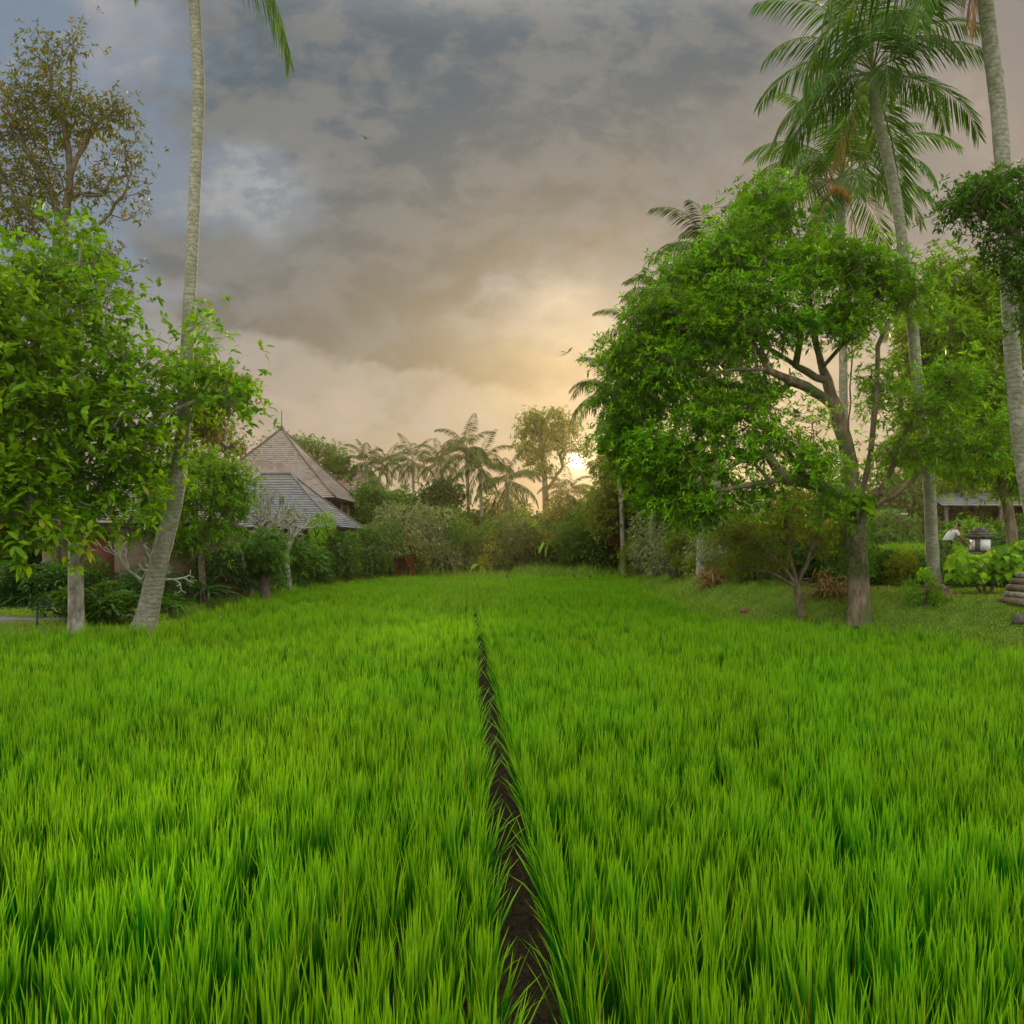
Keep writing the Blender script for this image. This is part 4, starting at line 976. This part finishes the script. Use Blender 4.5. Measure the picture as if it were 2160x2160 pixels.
# dark bushes clothing the step up to the terrace
for j, x in enumerate(range(1585, 1950, 32)):
    shrub(('dark', 'mid', 'dark', 'olive')[j % 4] if j < 6 else 'dark', x, 24.6 + .3 * (j % 3), .95, 1.62 if not 1755 < x < 1850 else .8, ('dark hedge bush on the step below the raised terrace', 'mid green hedge bush on the step below the raised terrace', 'dark hedge bush on the step below the raised terrace', 'olive hedge bush on the step below the raised terrace')[j % 4] if j < 6 else 'dark hedge bush on the step below the raised terrace', 'hedge bushes below the raised terrace', dz=-.35)
for j, (x, Yd) in enumerate(((1660, 47), (1720, 48), (1775, 46.5), (1840, 47), (1895, 46), (1640, 48.5))):
    shrub(('lime', 'red', 'mid', 'lime', 'mid', 'mid')[j], x, Yd, 1.6, 2.2, ('light green shrub beyond the terrace, left of the utility post', 'reddish shrub beyond the terrace, right of the utility post', 'green shrub beyond the terrace, just left of the bending man', 'light green shrub behind the bending man and the pillar', 'green shrub beyond the terrace near the right edge', 'green shrub beyond the terrace, by the big trunk')[j], 'shrubs beyond the raised terrace')

def heart_bush(label, px, Yd, w, h, n, L, name='heart_leaved_bush', dz=0, base=None):
    rs = np.random.RandomState(int(px)); x = PX(px, Yd); b = Vector((x, Yd, gz(x, Yd) + dz)) if base is None else base
    e = tag(empty(name, b), label, 'plant')
    d0 = rand_dirs(rs, n, -.3); c = d0 * np.array([w, w * .7, h * .5]) * (.6 + .4 * rs.rand(n, 1)) * (1 + .15 * np.sin(d0[:, :1] * 7)) + np.array([0, 0, h * .52]); c[:, 2] = np.maximum(c[:, 2], .05)
    d = unit(d0 * np.array([1, 1, .2]) * .6 + np.array([0, -.35, -.75]) + rs.normal(0, .3, (n, 3)))
    side = unit(np.cross(d, unit(d0 + np.array([0, -.8, .3]))))
    LL = L * rs.uniform(.55, 1.15, n); V, T, R = leaves(rs, c, d, LL, LL * .82, 5, .1, .12, 'heart', rs.rand(n) * .97, side=side)
    obj('foliage', raw_mesh('foliage', V, T, M['big'], False, {'rnd': R}), e)
    mb = MB()
    for k in range(7):
        q = c[rs.randint(n)]; mb.tube(catmull([(q[0] * .1, q[1] * .1, -.05), (q[0] * .5, q[1] * .5, q[2] * .6), tuple(q)], 3), [.03, .028, .025, .02, .016, .013, .01], 5)
    mb.build('stem', M['twig'], e, True)
heart_bush('dense bush of large heart-shaped leaves at the right, below the stone pillar', 1862, 21.3, .95, 1.2, 360, .26)
heart_bush('heart-leaved bush continuing to the right picture edge', 1925, 20.8, .7, 1.5, 200, .26)
heart_bush('cluster of pale heart-shaped vine leaves on the fork of the big trunk', 1618, 20.15, .38, .85, 44, .27, 'vine', base=P(1622, 985, 20.12))
def creeper():
    rs = np.random.RandomState(77); n = 1500; z = rs.uniform(0, 1, n) ** 1.2; a = rs.uniform(0, 6.28, n)
    r = .36 + .02 * rs.randn(n) + .10 * (z > .75); b = P(1617, 1085, 20.6)
    c = np.stack([r * np.cos(a), r * np.sin(a), z * 2.1], 1); d = unit(np.stack([np.cos(a), np.sin(a), -.5 + 0 * a], 1) + rs.normal(0, .5, (n, 3)))
    V, T, R = leaves(rs, c, d, .085, .05, 1, .2, .2, 'leaf', rs.rand(n) * .97)
    o = obj('ivy', raw_mesh('ivy', V, T, M['mid'], False, {'rnd': R})); o.location = b
    tag(o, 'small-leaved creeper wrapped round the middle of the big trunk', 'creeper')
creeper()
# ------------------------------------------------------------ buildings
def roof_face(parts, a, b, c, d, rows, lift=.035, flare=0.0):
    """shingle courses from eave a-b up to ridge d-c (c above b, d above a)"""
    a, b, c, d = (np.array(v, dtype=float) for v in (a, b, c, d))
    nrm = np.cross(b - a, d - a); nrm /= np.linalg.norm(nrm)
    def pt(u, t):
        p = (a + (d - a) * t) * (1 - u) + (b + (c - b) * t) * u
        return p + np.array([0, 0, -1.0]) * flare * 4 * t * (1 - t)
    for i in range(rows):
        t0, t1 = i / rows, (i + 1) / rows
        p0, p1, p2, p3 = pt(0, t0) + nrm * lift, pt(1, t0) + nrm * lift, pt(1, t1), pt(0, t1)
        parts.append(([p0, p1, p2, p3], i)); parts.append(([pt(0, t0) - nrm * .01, pt(1, t0) - nrm * .01, p1, p0], i))
def roof_obj(faces, mat, parent, name='roof'):
    V = []; R = []; F = []
    for q, i in faces:
        k = len(V); V += q; R += [(i * 7 % 23) / 23.0] * 4; F.append((k, k + 1, k + 2, k + 3))
    return obj(name, raw_mesh(name, V, F, M[mat], False, {'row': R}), parent)

def villa():
    e = tag(empty('villa', (-15.5, 54.4, 0)), 'villa with a tall pyramid roof of brown shingles and a thin finial', 'house')
    L = lambda x, y, z: (x + 15.5, y - 54.4, z)
    x0, x1, y0, y1, ze = -20.2, -10.9, 49.8, 59.0, 5.25; A = L(-15.55, 54.4, 10.15)
    fs = []; C = [L(x0, y0, ze), L(x1, y0, ze), L(x1, y1, ze), L(x0, y1, ze)]
    for i in range(4): roof_face(fs, C[i], C[(i + 1) % 4], A, A, 34, .03, .16)
    r = roof_obj(fs, 'roof', e)
    mb = MB()
    for c in C:
        pts = []
        for t in np.linspace(0, 1, 9):
            p = np.array(c) * (1 - t) + np.array(A) * t; p[2] += .05 - .16 * 4 * t * (1 - t); pts.append(p)
        mb.tube(pts, .075, 6)
    mb.build('ridge_cap', M['roofgrey'] if False else M['stone'], r)
    f = MB(); f.tube([L(-15.55, 54.4, 10.1), L(-15.55, 54.4, 10.35)], [.2, .09], 8); f.tube([L(-15.55, 54.4, 10.35), L(-15.55, 54.4, 11.35)], .03, 6); f.build('finial', M['stone'], r)
    g = MB(); g.box(*[L(x0, y0, 0)[0] + .1, L(x1, y0, 0)[0] - .1, y0 - 54.3, y1 - 54.5], 5.13, 5.215); g.build('soffit', M['darkwood'], e)
    w = MB(); w.box(-3.3, 3.3, -3.3, 3.3, .4, 5.13); w.build('wall', M['plaster'], e)
    for x in (-4.2, -1.4, 1.4, 4.2):
        for y in (-4.2, 4.2):
            c = MB(); c.tube([(x, y, .4), (x, y, 5.14)], .09, 8); c.build('post', M['wood'], e)
    for y in (-1.1, 1.1):
        c = MB(); c.tube([(4.2, y, .4), (4.2, y, 5.14)], .09, 8); c.build('post', M['wood'], e)
    for y in (-1.6, 0, 1.6):
        c = MB(); c.box(3.3, 3.34, y - .5, y + .5, 2.9, 4.8); wd = c.build('window', M['darkwood'], e)
        c = MB(); c.box(3.34, 3.37, y - .42, y + .42, 3.0, 4.7); c.build('pane', M['metal'], wd)
    return e
villa()
def pavilion():
    e = tag(empty('pavilion', (-13.1, 45.8, 0)), 'low open pavilion with a hipped grey shingle roof in front of the villa', 'pavilion')
    L = lambda x, y, z: (x + 13.1, y - 45.8, z)
    x0, x1, y0, y1, ze = -17.3, -9.0, 41.9, 49.7, 3.30
    C = [L(x0, y0, ze), L(x1, y0, ze), L(x1, y1, ze), L(x0, y1, ze)]; R0, R1 = L(-14.1, 45.3, 6.3), L(-12.4, 45.3, 6.3)
    fs = []
    roof_face(fs, C[0], C[1], R1, R0, 22, .035, .12); roof_face(fs, C[2], C[3], R0, R1, 22, .035, .12); roof_face(fs, C[1], C[2], R1, R1, 22, .035, .12); roof_face(fs, C[3], C[0], R0, R0, 22, .035, .12)
    r = roof_obj(fs, 'roofgrey', e); mb = MB()
    for a, b in ((C[0], R0), (C[1], R1), (C[2], R1), (C[3], R0)):
        pts = []
        for t in np.linspace(0, 1, 7):
            p = np.array(a) * (1 - t) + np.array(b) * t; p[2] += .05 - .12 * 4 * t * (1 - t); pts.append(p)
        mb.tube(pts, .07, 6)
    mb.tube([np.array(R0) + [0, 0, .05], np.array(R1) + [0, 0, .05]], .08, 6); mb.build('ridge_cap', M['path'], r)
    g = MB(); g.box(x0 + 13.2, x1 + 13.0, y0 - 45.7, y1 - 45.9, 3.18, 3.265); g.build('soffit', M['darkwood'], e)
    g = MB(); g.box(-3.6, 3.5, -3.4, 3.3, .3, .85); g.build('plinth', M['stone'], e)
    g = MB(); g.box(-3.4, 3.3, 2.0, 2.2, .85, 3.18); g.build('wall', M['plaster'], e)
    for x in (-3.4, -1.2, 1.1, 3.3):
        c = MB(); c.box(x - .07, x + .07, -3.2, -3.06, .85, 3.18); c.build('post', M['wood'], e)
    for x in (-1.9, .1, 1.9):
        c = MB(); c.box(x - .45, x + .45, 1.95, 1.99, .9, 2.8); c.build('door', M['darkwood'], e)
pavilion()
def hut(name, label, px, Yd, w, d, ze, za, roofm, wall='plaster', door=None, rz=0, posts=False, zb=None):
    x = PX(px, Yd); z0 = gz(x, Yd) - .05 if zb is None else zb
    e = tag(empty(name, (x, Yd, z0), rz), label, 'house'); o = .6
    C = [(-w / 2 - o, -o, ze), (w / 2 + o, -o, ze), (w / 2 + o, d + o, ze), (-w / 2 - o, d + o, ze)]; R0, R1 = (-w * .2, d / 2, za), (w * .2, d / 2, za)
    fs = []; roof_face(fs, C[0], C[1], R1, R0, 16); roof_face(fs, C[2], C[3], R0, R1, 16); roof_face(fs, C[1], C[2], R1, R1, 16); roof_face(fs, C[3], C[0], R0, R0, 16)
    roof_obj(fs, roofm, e); g = MB(); g.box(-w / 2 - o + .08, w / 2 + o - .08, -o + .08, d + o - .08, ze - .16, ze - .03); g.build('soffit', M['darkwood'], e)
    g = MB(); g.box(-w / 2, w / 2, 0.0 if not posts else d * .5, d, 0, ze - .16); g.build('wall', M[wall], e)
    if door is not None:
        g = MB(); g.box(door - .55, door + .55, -.05, -.003, .1, 2.3); dr = g.build('door', M['redwood'], e)
        g = MB(); g.box(door + .4, door + .46, -.09, -.052, 1.05, 1.25); g.build('handle', M['metal'], dr)
    if posts:
        for k in range(5):
            c = MB(); c.box(-w / 2 + w * k / 4 - .07, -w / 2 + w * k / 4 + .07, 0, .14, 0, ze - .16); c.build('post', M['wood'], e)
    return e
M['redwood'] = rough_mat('red_door', (.10, .02, .015), (.15, .035, .025), 5, .6)
hut('garden_room', 'tan walled room with a dark red door behind the lichen-pale trunk', 215, 27.5, 4.6, 4, 2.6, 4.2, 'roof', door=-.55)
hut('villa', 'reddish brown roofed house peeping out behind the right eave of the tall pyramid roof', 655, 72, 8, 7, 5.0, 8.6, 'roofred')
hut('villa', 'low brown roof half hidden among trees left of the tall pair of palms', 785, 64, 7, 6, 3.9, 5.2, 'roofred')
hut('wooden_pavilion', 'small warm brown wooden pavilion on posts left of the big tree', 1238, 52, 3, 3, 4.3, 5.6, 'roof', posts=True)
def balcony_house():
    x, Yd = PX(1890, 47), 47; z0 = gz(x, Yd) - .05
    e = tag(empty('house', (x, Yd, z0)), 'dark two-storey house with a grey lean-to roof and balcony rail at the right edge', 'house')
    g = MB(); g.box(-3.4, 6, 1.5, 7, 0, 6.4); g.build('wall', M['darkwood'], e)
    fs = []; roof_face(fs, (-4, -1, 2.6), (6.5, -1, 2.6), (6.5, 1.5, 3.5), (-4, 1.5, 3.5), 8); roof_obj(fs, 'roofgrey', e, 'lean_to_roof')
    fs = []; roof_face(fs, (-4.4, .6, 6.3), (7, .6, 6.3), (5, 4.2, 8.6), (-2.4, 4.2, 8.6), 14); roof_face(fs, (7, 7.8, 6.3), (-4.4, 7.8, 6.3), (-2.4, 4.2, 8.6), (5, 4.2, 8.6), 14)
    roof_face(fs, (-4.4, 7.8, 6.3), (-4.4, .6, 6.3), (-2.4, 4.2, 8.6), (-2.4, 4.2, 8.6), 14); roof_face(fs, (7, .6, 6.3), (7, 7.8, 6.3), (5, 4.2, 8.6), (5, 4.2, 8.6), 14); roof_obj(fs, 'roof', e)
    g = MB(); g.box(-3.4, 6, 1.32, 1.38, 4.5, 4.58)
    for k in range(32): g.box(-3.4 + k * .3, -3.36 + k * .3, 1.33, 1.37, 3.62, 4.5)
    g.build('balcony_rail', M['wood'], e)
    for k in range(4):
        c = MB(); c.box(-3.7 + 3.1 * k, -3.55 + 3.1 * k, -.8, -.65, 0, 2.62); c.build('post', M['stone'], e)
    for k in range(3):
        c = MB(); c.box(-2.6 + 2.8 * k, -1.2 + 2.8 * k, 1.45, 1.495, .2, 2.2); c.build('window', M['metal'], e)
balcony_house()

# ------------------------------------------------------------ path, lawn pieces
def strip(name, pts, w, mat, label=None, kind='structure', th=.05):
    c = catmull([(x, y, 0) for x, y in pts], 8); t = unit(np.gradient(c, axis=0)); s = np.stack([-t[:, 1], t[:, 0], 0 * t[:, 0]], 1)
    l = c + s * w / 2; r = c - s * w / 2; z = gh(c[:, 0], c[:, 1]) + .04; n = len(c)
    for q in (l, r): q[:, 2] = z
    lb, rb = l.copy(), r.copy(); lb[:, 2] -= .3; rb[:, 2] -= .3
    V = np.concatenate([l, r, lb, rb]); F = []
    for i in range(n - 1): F += [(i, n + i, n + i + 1, i + 1), (i + 1, 2 * n + i + 1, 2 * n + i, i), (n + i, 3 * n + i, 3 * n + i + 1, n + i + 1)]
    o = obj(name, raw_mesh(name, V, np.array(F), M[mat])); tag(o, kind=kind)
strip('path', [(-17, 20.9), (-14, 20.5), (-12.3, 20.3), (-11.2, 20.6), (-10.6, 22.2)], .75, 'path')

# ------------------------------------------------------------ small things
b = ground_pt(70, 18.3, -.1)
e = tag(empty('garden_lamp', b), 'thin black metal lamp post with a short side arm on the left lawn', 'lamp')
g = MB(); g.tube([(0, 0, 0), (0, 0, 1.02)], .022, 8); g.build('pole', M['metal'], e)
g = MB(); g.tube([(0, 0, 1.0), (.26, 0, 1.0)], .02, 6); g.build('arm', M['metal'], e)
g = MB(); g.tube([(.26, 0, 1.03), (.26, 0, .96), (.26, 0, .92)], [.03, .06, .062], 8); g.build('lamp_shade', M['metal'], e)
# stakes
for x, y, lab in ((957, 1088, 'small dark stake farthest left at the far end of the rice'), (1083, 1087, 'small dark stake in the rice below the sun'), (1023, 1088, 'small dark stake second from the left at the far end of the rice'), (1113, 1086, 'small dark stake farthest right at the far end of the rice')):
    Yd = 44; q = Vector((PX(x * .9 + 100 if False else x, Yd), Yd, gz(PX(x, Yd), Yd) - .05)); g = MB(); g.tube([(0, 0, 0), (.01, 0, .75), (.0, .01, .92)], [.03, .028, .02], 6); g.box(-.08, .09, -.02, .02, .66, .72)
    o = g.build('stake', M['darkwood']); o.location = q; tag(o, lab, 'stake', 'stakes in the rice')
# slab bridge over the ditch
g = MB(); g.box(-.75, .75, -.25, .25, 0, .07); o = g.build('stone_slab', M['palestone']); q = ground_pt(1243, 33.5, 0); o.location = (q.x, q.y, q.z + .03); tag(o, 'flat pale slab lying on the edge of the right bank', 'slab')
# rocks
def rock(name, label, px, Yd, s, mat, seed):
    rs = np.random.RandomState(seed); V = []; n, m = 12, 8
    for i in range(m + 1):
        for j in range(n):
            th = math.pi * i / m; a = 2 * math.pi * j / n; d = np.array([math.sin(th) * math.cos(a), math.sin(th) * math.sin(a), math.cos(th)])
            k = 1 + .35 * noise.noise(Vector(d * 1.7) + Vector((seed, 0, 0))) + .1 * noise.noise(Vector(d * 5) + Vector((seed, 3, 0)))
            V.append(d * k * np.array(s) + 1e-4 * np.array([math.cos(a), math.sin(a), 0]))
    F = [(i * n + j, (i + 1) * n + j, (i + 1) * n + (j + 1) % n, i * n + (j + 1) % n) for i in range(m) for j in range(n)]
    o = obj(name, raw_mesh(name, V, F, M[mat], True)); o.location = ground_pt(px, Yd, s[2] * .3); tag(o, label, 'rock')
rock('rock', 'pale rock on the left bank between the palm and the hedge row', 412, 23.6, (.22, .2, .28), 'palestone', 3)
rock('rock', 'flat reddish stone at the right picture edge below the log pile', 1929, 17.6, (.2, .25, .14), 'stone', 9)
rock('rock', 'small brown stone on the slope of the grassy mound', 1405, 22.8, (.14, .12, .1), 'wood', 12)
# log pile
k = 0
for row in range(5):
    for c in range(5 - row):
        k += 1; g = MB(); r = .075 + .015 * ((k * 7) % 3); g.tube([(0, 0, 0), (.02, .5, .01), (0, 1.0, 0)], [r, r * .97, r * .95], 9)
        o = g.build('log', M['bark'] if k % 3 else M['palebark']); o.location = (PX(1932, 18.6) + (c + row * .5) * .175, 18.4 + .06 * (k % 3), gz(PX(1932, 18.6), 18.6) + .09 + row * .15)
        tag(o, 'cut log in the firewood pile at the right picture edge', 'log', 'firewood pile')
# dry frond heaps
def heap(label, px, Yd, n, seed, s=1.0):
    rs = np.random.RandomState(seed); b = ground_pt(px, Yd, 0); c = rs.normal(0, .22 * s, (n, 3)); c[:, 2] = np.abs(c[:, 2]) + .02
    V, T, R = leaves(rs, c, rand_dirs(rs, n, -.1), .55 * s * rs.uniform(.5, 1.2, n), .05, 3, .5, .3, 'blade', rs.rand(n))
    o = obj('dry_frond_heap', raw_mesh('dry_frond_heap', V, T, M['deadfrond'], False, {'rnd': R})); o.location = b; tag(o, label, 'plant debris')
heap('heap of brown dry palm fronds left of the big trunk', 1565, 22.2, 190, 4, 1.3); heap('heap of dry fronds at the foot of the pale trunk pair', 1340, 29.5, 170, 5, 1.3)
heap('tuft of brown roots and dry leaf at the foot of the right palm', 1757, 20.6, 120, 6, .8)
# stone pillar with white panels
x, Yd = PX(1849, 26.0), 26.0; z0 = gz(x, Yd) - .02
e = tag(empty('stone_pillar', (x, Yd, z0)), 'dark carved stone pillar with white panels standing on the raised terrace', 'pillar')
g = MB(); g.box(-.34, .34, -.34, .34, 0, .12); g.box(-.27, .27, -.27, .27, .12, .55, taper=.85); g.box(-.30, .30, -.30, .30, .55, .66); g.box(-.24, .24, -.24, .24, .66, 1.12); g.build('shaft', M['stone'], e)
g = MB(); g.box(-.31, .31, -.31, .31, 1.12, 1.2); g.box(-.28, .28, -.28, .28, 1.2, 1.28); g.box(-.20, .20, -.20, .20, 1.28, 1.46, taper=.6); g.build('cap', M['stone'], e)
for (cx, cy, dx, dy) in ((.03, -.245, .16, .006), (-.245, 0, .006, .14)):
    g = MB(); g.box(cx - dx, cx + dx, cy - dy, cy + dy, .72, 1.06); g.build('panel', M['white'], e)
x, Yd = PX(1697, 44), 44
e = tag(empty('utility_post', (x, Yd, gz(x, Yd) - .05)), 'grey concrete post at the far side of the raised terrace', 'post')
g = MB(); g.box(-.24, .24, -.24, .24, 0, 2.0); g.build('shaft', M['palestone'], e); g = MB(); g.box(-.3, .3, -.3, .3, 2.0, 2.12); g.build('cap', M['palestone'], e)
x, Yd = PX(1675, 43), 43
e = tag(empty('utility_box', (x, Yd, gz(x, Yd) - .05)), 'small white box on a dark base left of the grey concrete post', 'box')
g = MB(); g.box(-.32, .32, -.2, .2, 0, .3); g.build('base', M['stone'], e); g = MB(); g.box(-.27, .27, -.17, .17, .3, .82); g.box(-.3, .3, -.2, .2, .82, .86); g.build('housing', M['white'], e)
# red flower head by the pillar
x, Yd = PX(1833, 26.6), 26.6; b = Vector((x, Yd, gz(x, Yd)))
e = tag(empty('ginger_flower', b), 'red flower on a stem between the bending man and the stone pillar', 'flower')
g = MB(); g.tube([(0, 0, 0), (.03, 0, .8), (.05, 0, 1.08)], .012, 5); g.build('stem', M['twig'], e)
rs = np.random.RandomState(5); V, T, R = leaves(rs, np.tile([.05, 0, 1.08], (22, 1)) + rs.normal(0, .02, (22, 3)), rand_dirs(rs, 22, -.3), .11, .05, 2, .1, .2); obj('petals', raw_mesh('petals', V, T, M['redpaint'], False, {'rnd': R}), e)
# bird
b = P(690, 262, 34)
o = tag(empty('bird', b, 2.2), 'tiny dark bird flying in the grey sky', 'bird')
g = MB(); g.tube([(-.13, 0, 0), (-.05, 0, .01), (.03, 0, .015), (.09, 0, .03), (.12, 0, .03)], [.005, .028, .03, .018, .006], 8); bd = g.build('body', M['metal'], o, True)
for s in (-1, 1):
    g = MB(); g.add([(.03, 0, .02), (-.04, 0, .02), (-.06, .14 * s, .075), (0, .13 * s, .08), (-.08, .25 * s, .05)], [(0, 1, 2, 3), (3, 2, 4)]); g.build('wing', M['metal'], o)

# ------------------------------------------------------------ bending man
def skin_body(name, J, Ed, mat, sub=2, parent=None):
    names = list(J); V = [J[n][0] for n in names]; idx = {n: i for i, n in enumerate(names)}
    me = bpy.data.meshes.new(name); me.from_pydata(V, [(idx[a], idx[b_]) for a, b_ in Ed], []); me.materials.append(M[mat])
    o = obj(name, me, parent); md = o.modifiers.new('skin', 'SKIN'); md.use_smooth_shade = True
    if not me.skin_vertices: 
        bpy.context.view_layer.objects.active = o
    for i, n in enumerate(names):
        sv = me.skin_vertices[0].data[i] if me.skin_vertices else None
        if sv: sv.radius = (J[n][1], J[n][1]); sv.use_root = i == 0
    s_ = o.modifiers.new('sub', 'SUBSURF'); s_.levels = sub; s_.render_levels = sub
    return o
def man():
    x, Yd = PX(1783, 27.0), 27.0; z = gz(x, Yd)
    T_ = lambda p: p
    J = {'pelvis': ((0, 0, .85), .115), 'waist': ((.09, 0, 1.0), .11), 'chest': ((.22, 0, 1.18), .14), 'neckb': ((.32, 0, 1.33), .07), 'neck': ((.355, 0, 1.37), .06),
         'head0': ((.40, 0, 1.42), .09), 'head1': ((.46, 0, 1.40), .10), 'chin': ((.52, 0, 1.33), .06)}
    Ed = [('pelvis', 'waist'), ('waist', 'chest'), ('chest', 'neckb'), ('neckb', 'neck'), ('neck', 'head0'), ('head0', 'head1'), ('head1', 'chin')]
    for s, n, fx in ((-1, 'l', .62), (1, 'r', .70)):
        J.update({n + 'hip': ((-.01, .10 * s, .82), .085), n + 'knee': ((.10 * (1 if s < 0 else -.4), .12 * s, .46), .058), n + 'ankle': ((-.05 if s < 0 else -.22, .12 * s, .08), .04), n + 'toe': ((.12 if s < 0 else -.06, .13 * s, .035), .035),
                  n + 'sh': ((.28, .19 * s, 1.27), .06), n + 'elb': ((.42, .22 * s, 1.03), .04), n + 'wr': ((fx, .15 * s, .86), .026), n + 'palm': ((fx + .06, .13 * s, .80), .030)})
        Ed += [('pelvis', n + 'hip'), (n + 'hip', n + 'knee'), (n + 'knee', n + 'ankle'), (n + 'ankle', n + 'toe'), ('chest', n + 'sh'), (n + 'sh', n + 'elb'), (n + 'elb', n + 'wr'), (n + 'wr', n + 'palm')]
        for f in range(4):
            a = (f - 1.5) * .018; l = (.05, .06, .055, .042)[f]
            J.update({n + 'f%da' % f: ((fx + .08, .13 * s + a, .76), .009), n + 'f%db' % f: ((fx + .08 + l * .3, .13 * s + a, .76 - l), .008)})
            Ed += [(n + 'palm', n + 'f%da' % f), (n + 'f%da' % f, n + 'f%db' % f)]
        J[n + 'th'] = ((fx + .03, .13 * s - .045 * s, .77), .010); Ed.append((n + 'palm', n + 'th'))
    e = tag(empty('person', (x, Yd, z), math.radians(-8)), 'man in white shirt and dark trousers bending over on the raised terrace', 'person')
    skin_body('body', J, Ed, 'skin', 2, e)
    q = lambda n, k: (J[n][0], J[n][1] * k)
    Sh = {'pelvis': ((.02, 0, .89), .165), 'waist': ((.09, 0, 1.0), .15), 'chest': ((.22, 0, 1.18), .168), 'neckb': ((.30, 0, 1.30), .095)}
    E2 = [('pelvis', 'waist'), ('waist', 'chest'), ('chest', 'neckb')]
    for s, n in ((-1, 'l'), (1, 'r')):
        Sh[n + 'sh'] = q(n + 'sh', 1.35); Sh[n + 'ue'] = ((.37, .21 * s, 1.12), .062); E2 += [('chest', n + 'sh'), (n + 'sh', n + 'ue')]
    skin_body('shirt', Sh, E2, 'shirt', 2, e)
    Tr = {'pelvis': ((0, 0, .83), .175)}; E3 = []
    for s, n in ((-1, 'l'), (1, 'r')):
        for k in ('hip', 'knee'): Tr[n + k] = q(n + k, 1.45)
        a = J[n + 'ankle'][0]; Tr[n + 'cuff'] = ((a[0], a[1], .16), .065); E3 += [('pelvis', n + 'hip'), (n + 'hip', n + 'knee'), (n + 'knee', n + 'cuff')]
    skin_body('trousers', Tr, E3, 'trousers', 2, e)
    H = {'a': ((.375, 0, 1.44), .095), 'b': ((.43, 0, 1.47), .105), 'c': ((.50, 0, 1.455), .075)}
    skin_body('hair', H, [('a', 'b'), ('b', 'c')], 'hair', 2, e)
    g = MB()
    for s in (-1, 1): g.tube([(.555, .03 * s, 1.39), (.565, .03 * s, 1.385)], [.010, .008], 6)
    g.build('eyes', M['hair'], e); g = MB(); g.tube([(.555, 0, 1.375), (.58, 0, 1.355), (.56, 0, 1.35)], [.010, .014, .008], 6); g.build('nose', M['skin'], e)
    g = MB(); g.tube([(.80, .02, .74), (.86, .02, .54), (.95, .0, .44)], [.012, .012, .01], 6); g.box(.92, 1.06, -.02, .05, .38, .44); g.build('hand_sickle', M['darkwood'])
    s_ = bpy.data.objects['hand_sickle']; s_.location = (x, Yd, z); tag(s_, 'short dark hand tool held by the bending man', 'tool')
man()
# ------------------------------------------------------------ haze
HAZE = 0.0008
if HAZE:
    g = MB(); g.box(-75, 75, -6, 92, -1.2, 24); o = g.build('haze', None); tag(o, kind='stuff')
    tag(o, 'warm evening haze in the air', 'haze')
    m = bpy.data.materials.new('haze'); m.use_nodes = True; t = m.node_tree; t.nodes.clear()
    v = t.nodes.new('ShaderNodeVolumePrincipled'); v.inputs['Color'].default_value = (.98, .80, .50, 1); v.inputs['Density'].default_value = HAZE; v.inputs['Anisotropy'].default_value = 0.82
    mo = t.nodes.new('ShaderNodeOutputMaterial'); t.links.new(v.outputs[0], mo.inputs['Volume']); o.data.materials.clear(); o.data.materials.append(m)
print('tris', sum(len(me.polygons) for me in bpy.data.meshes))
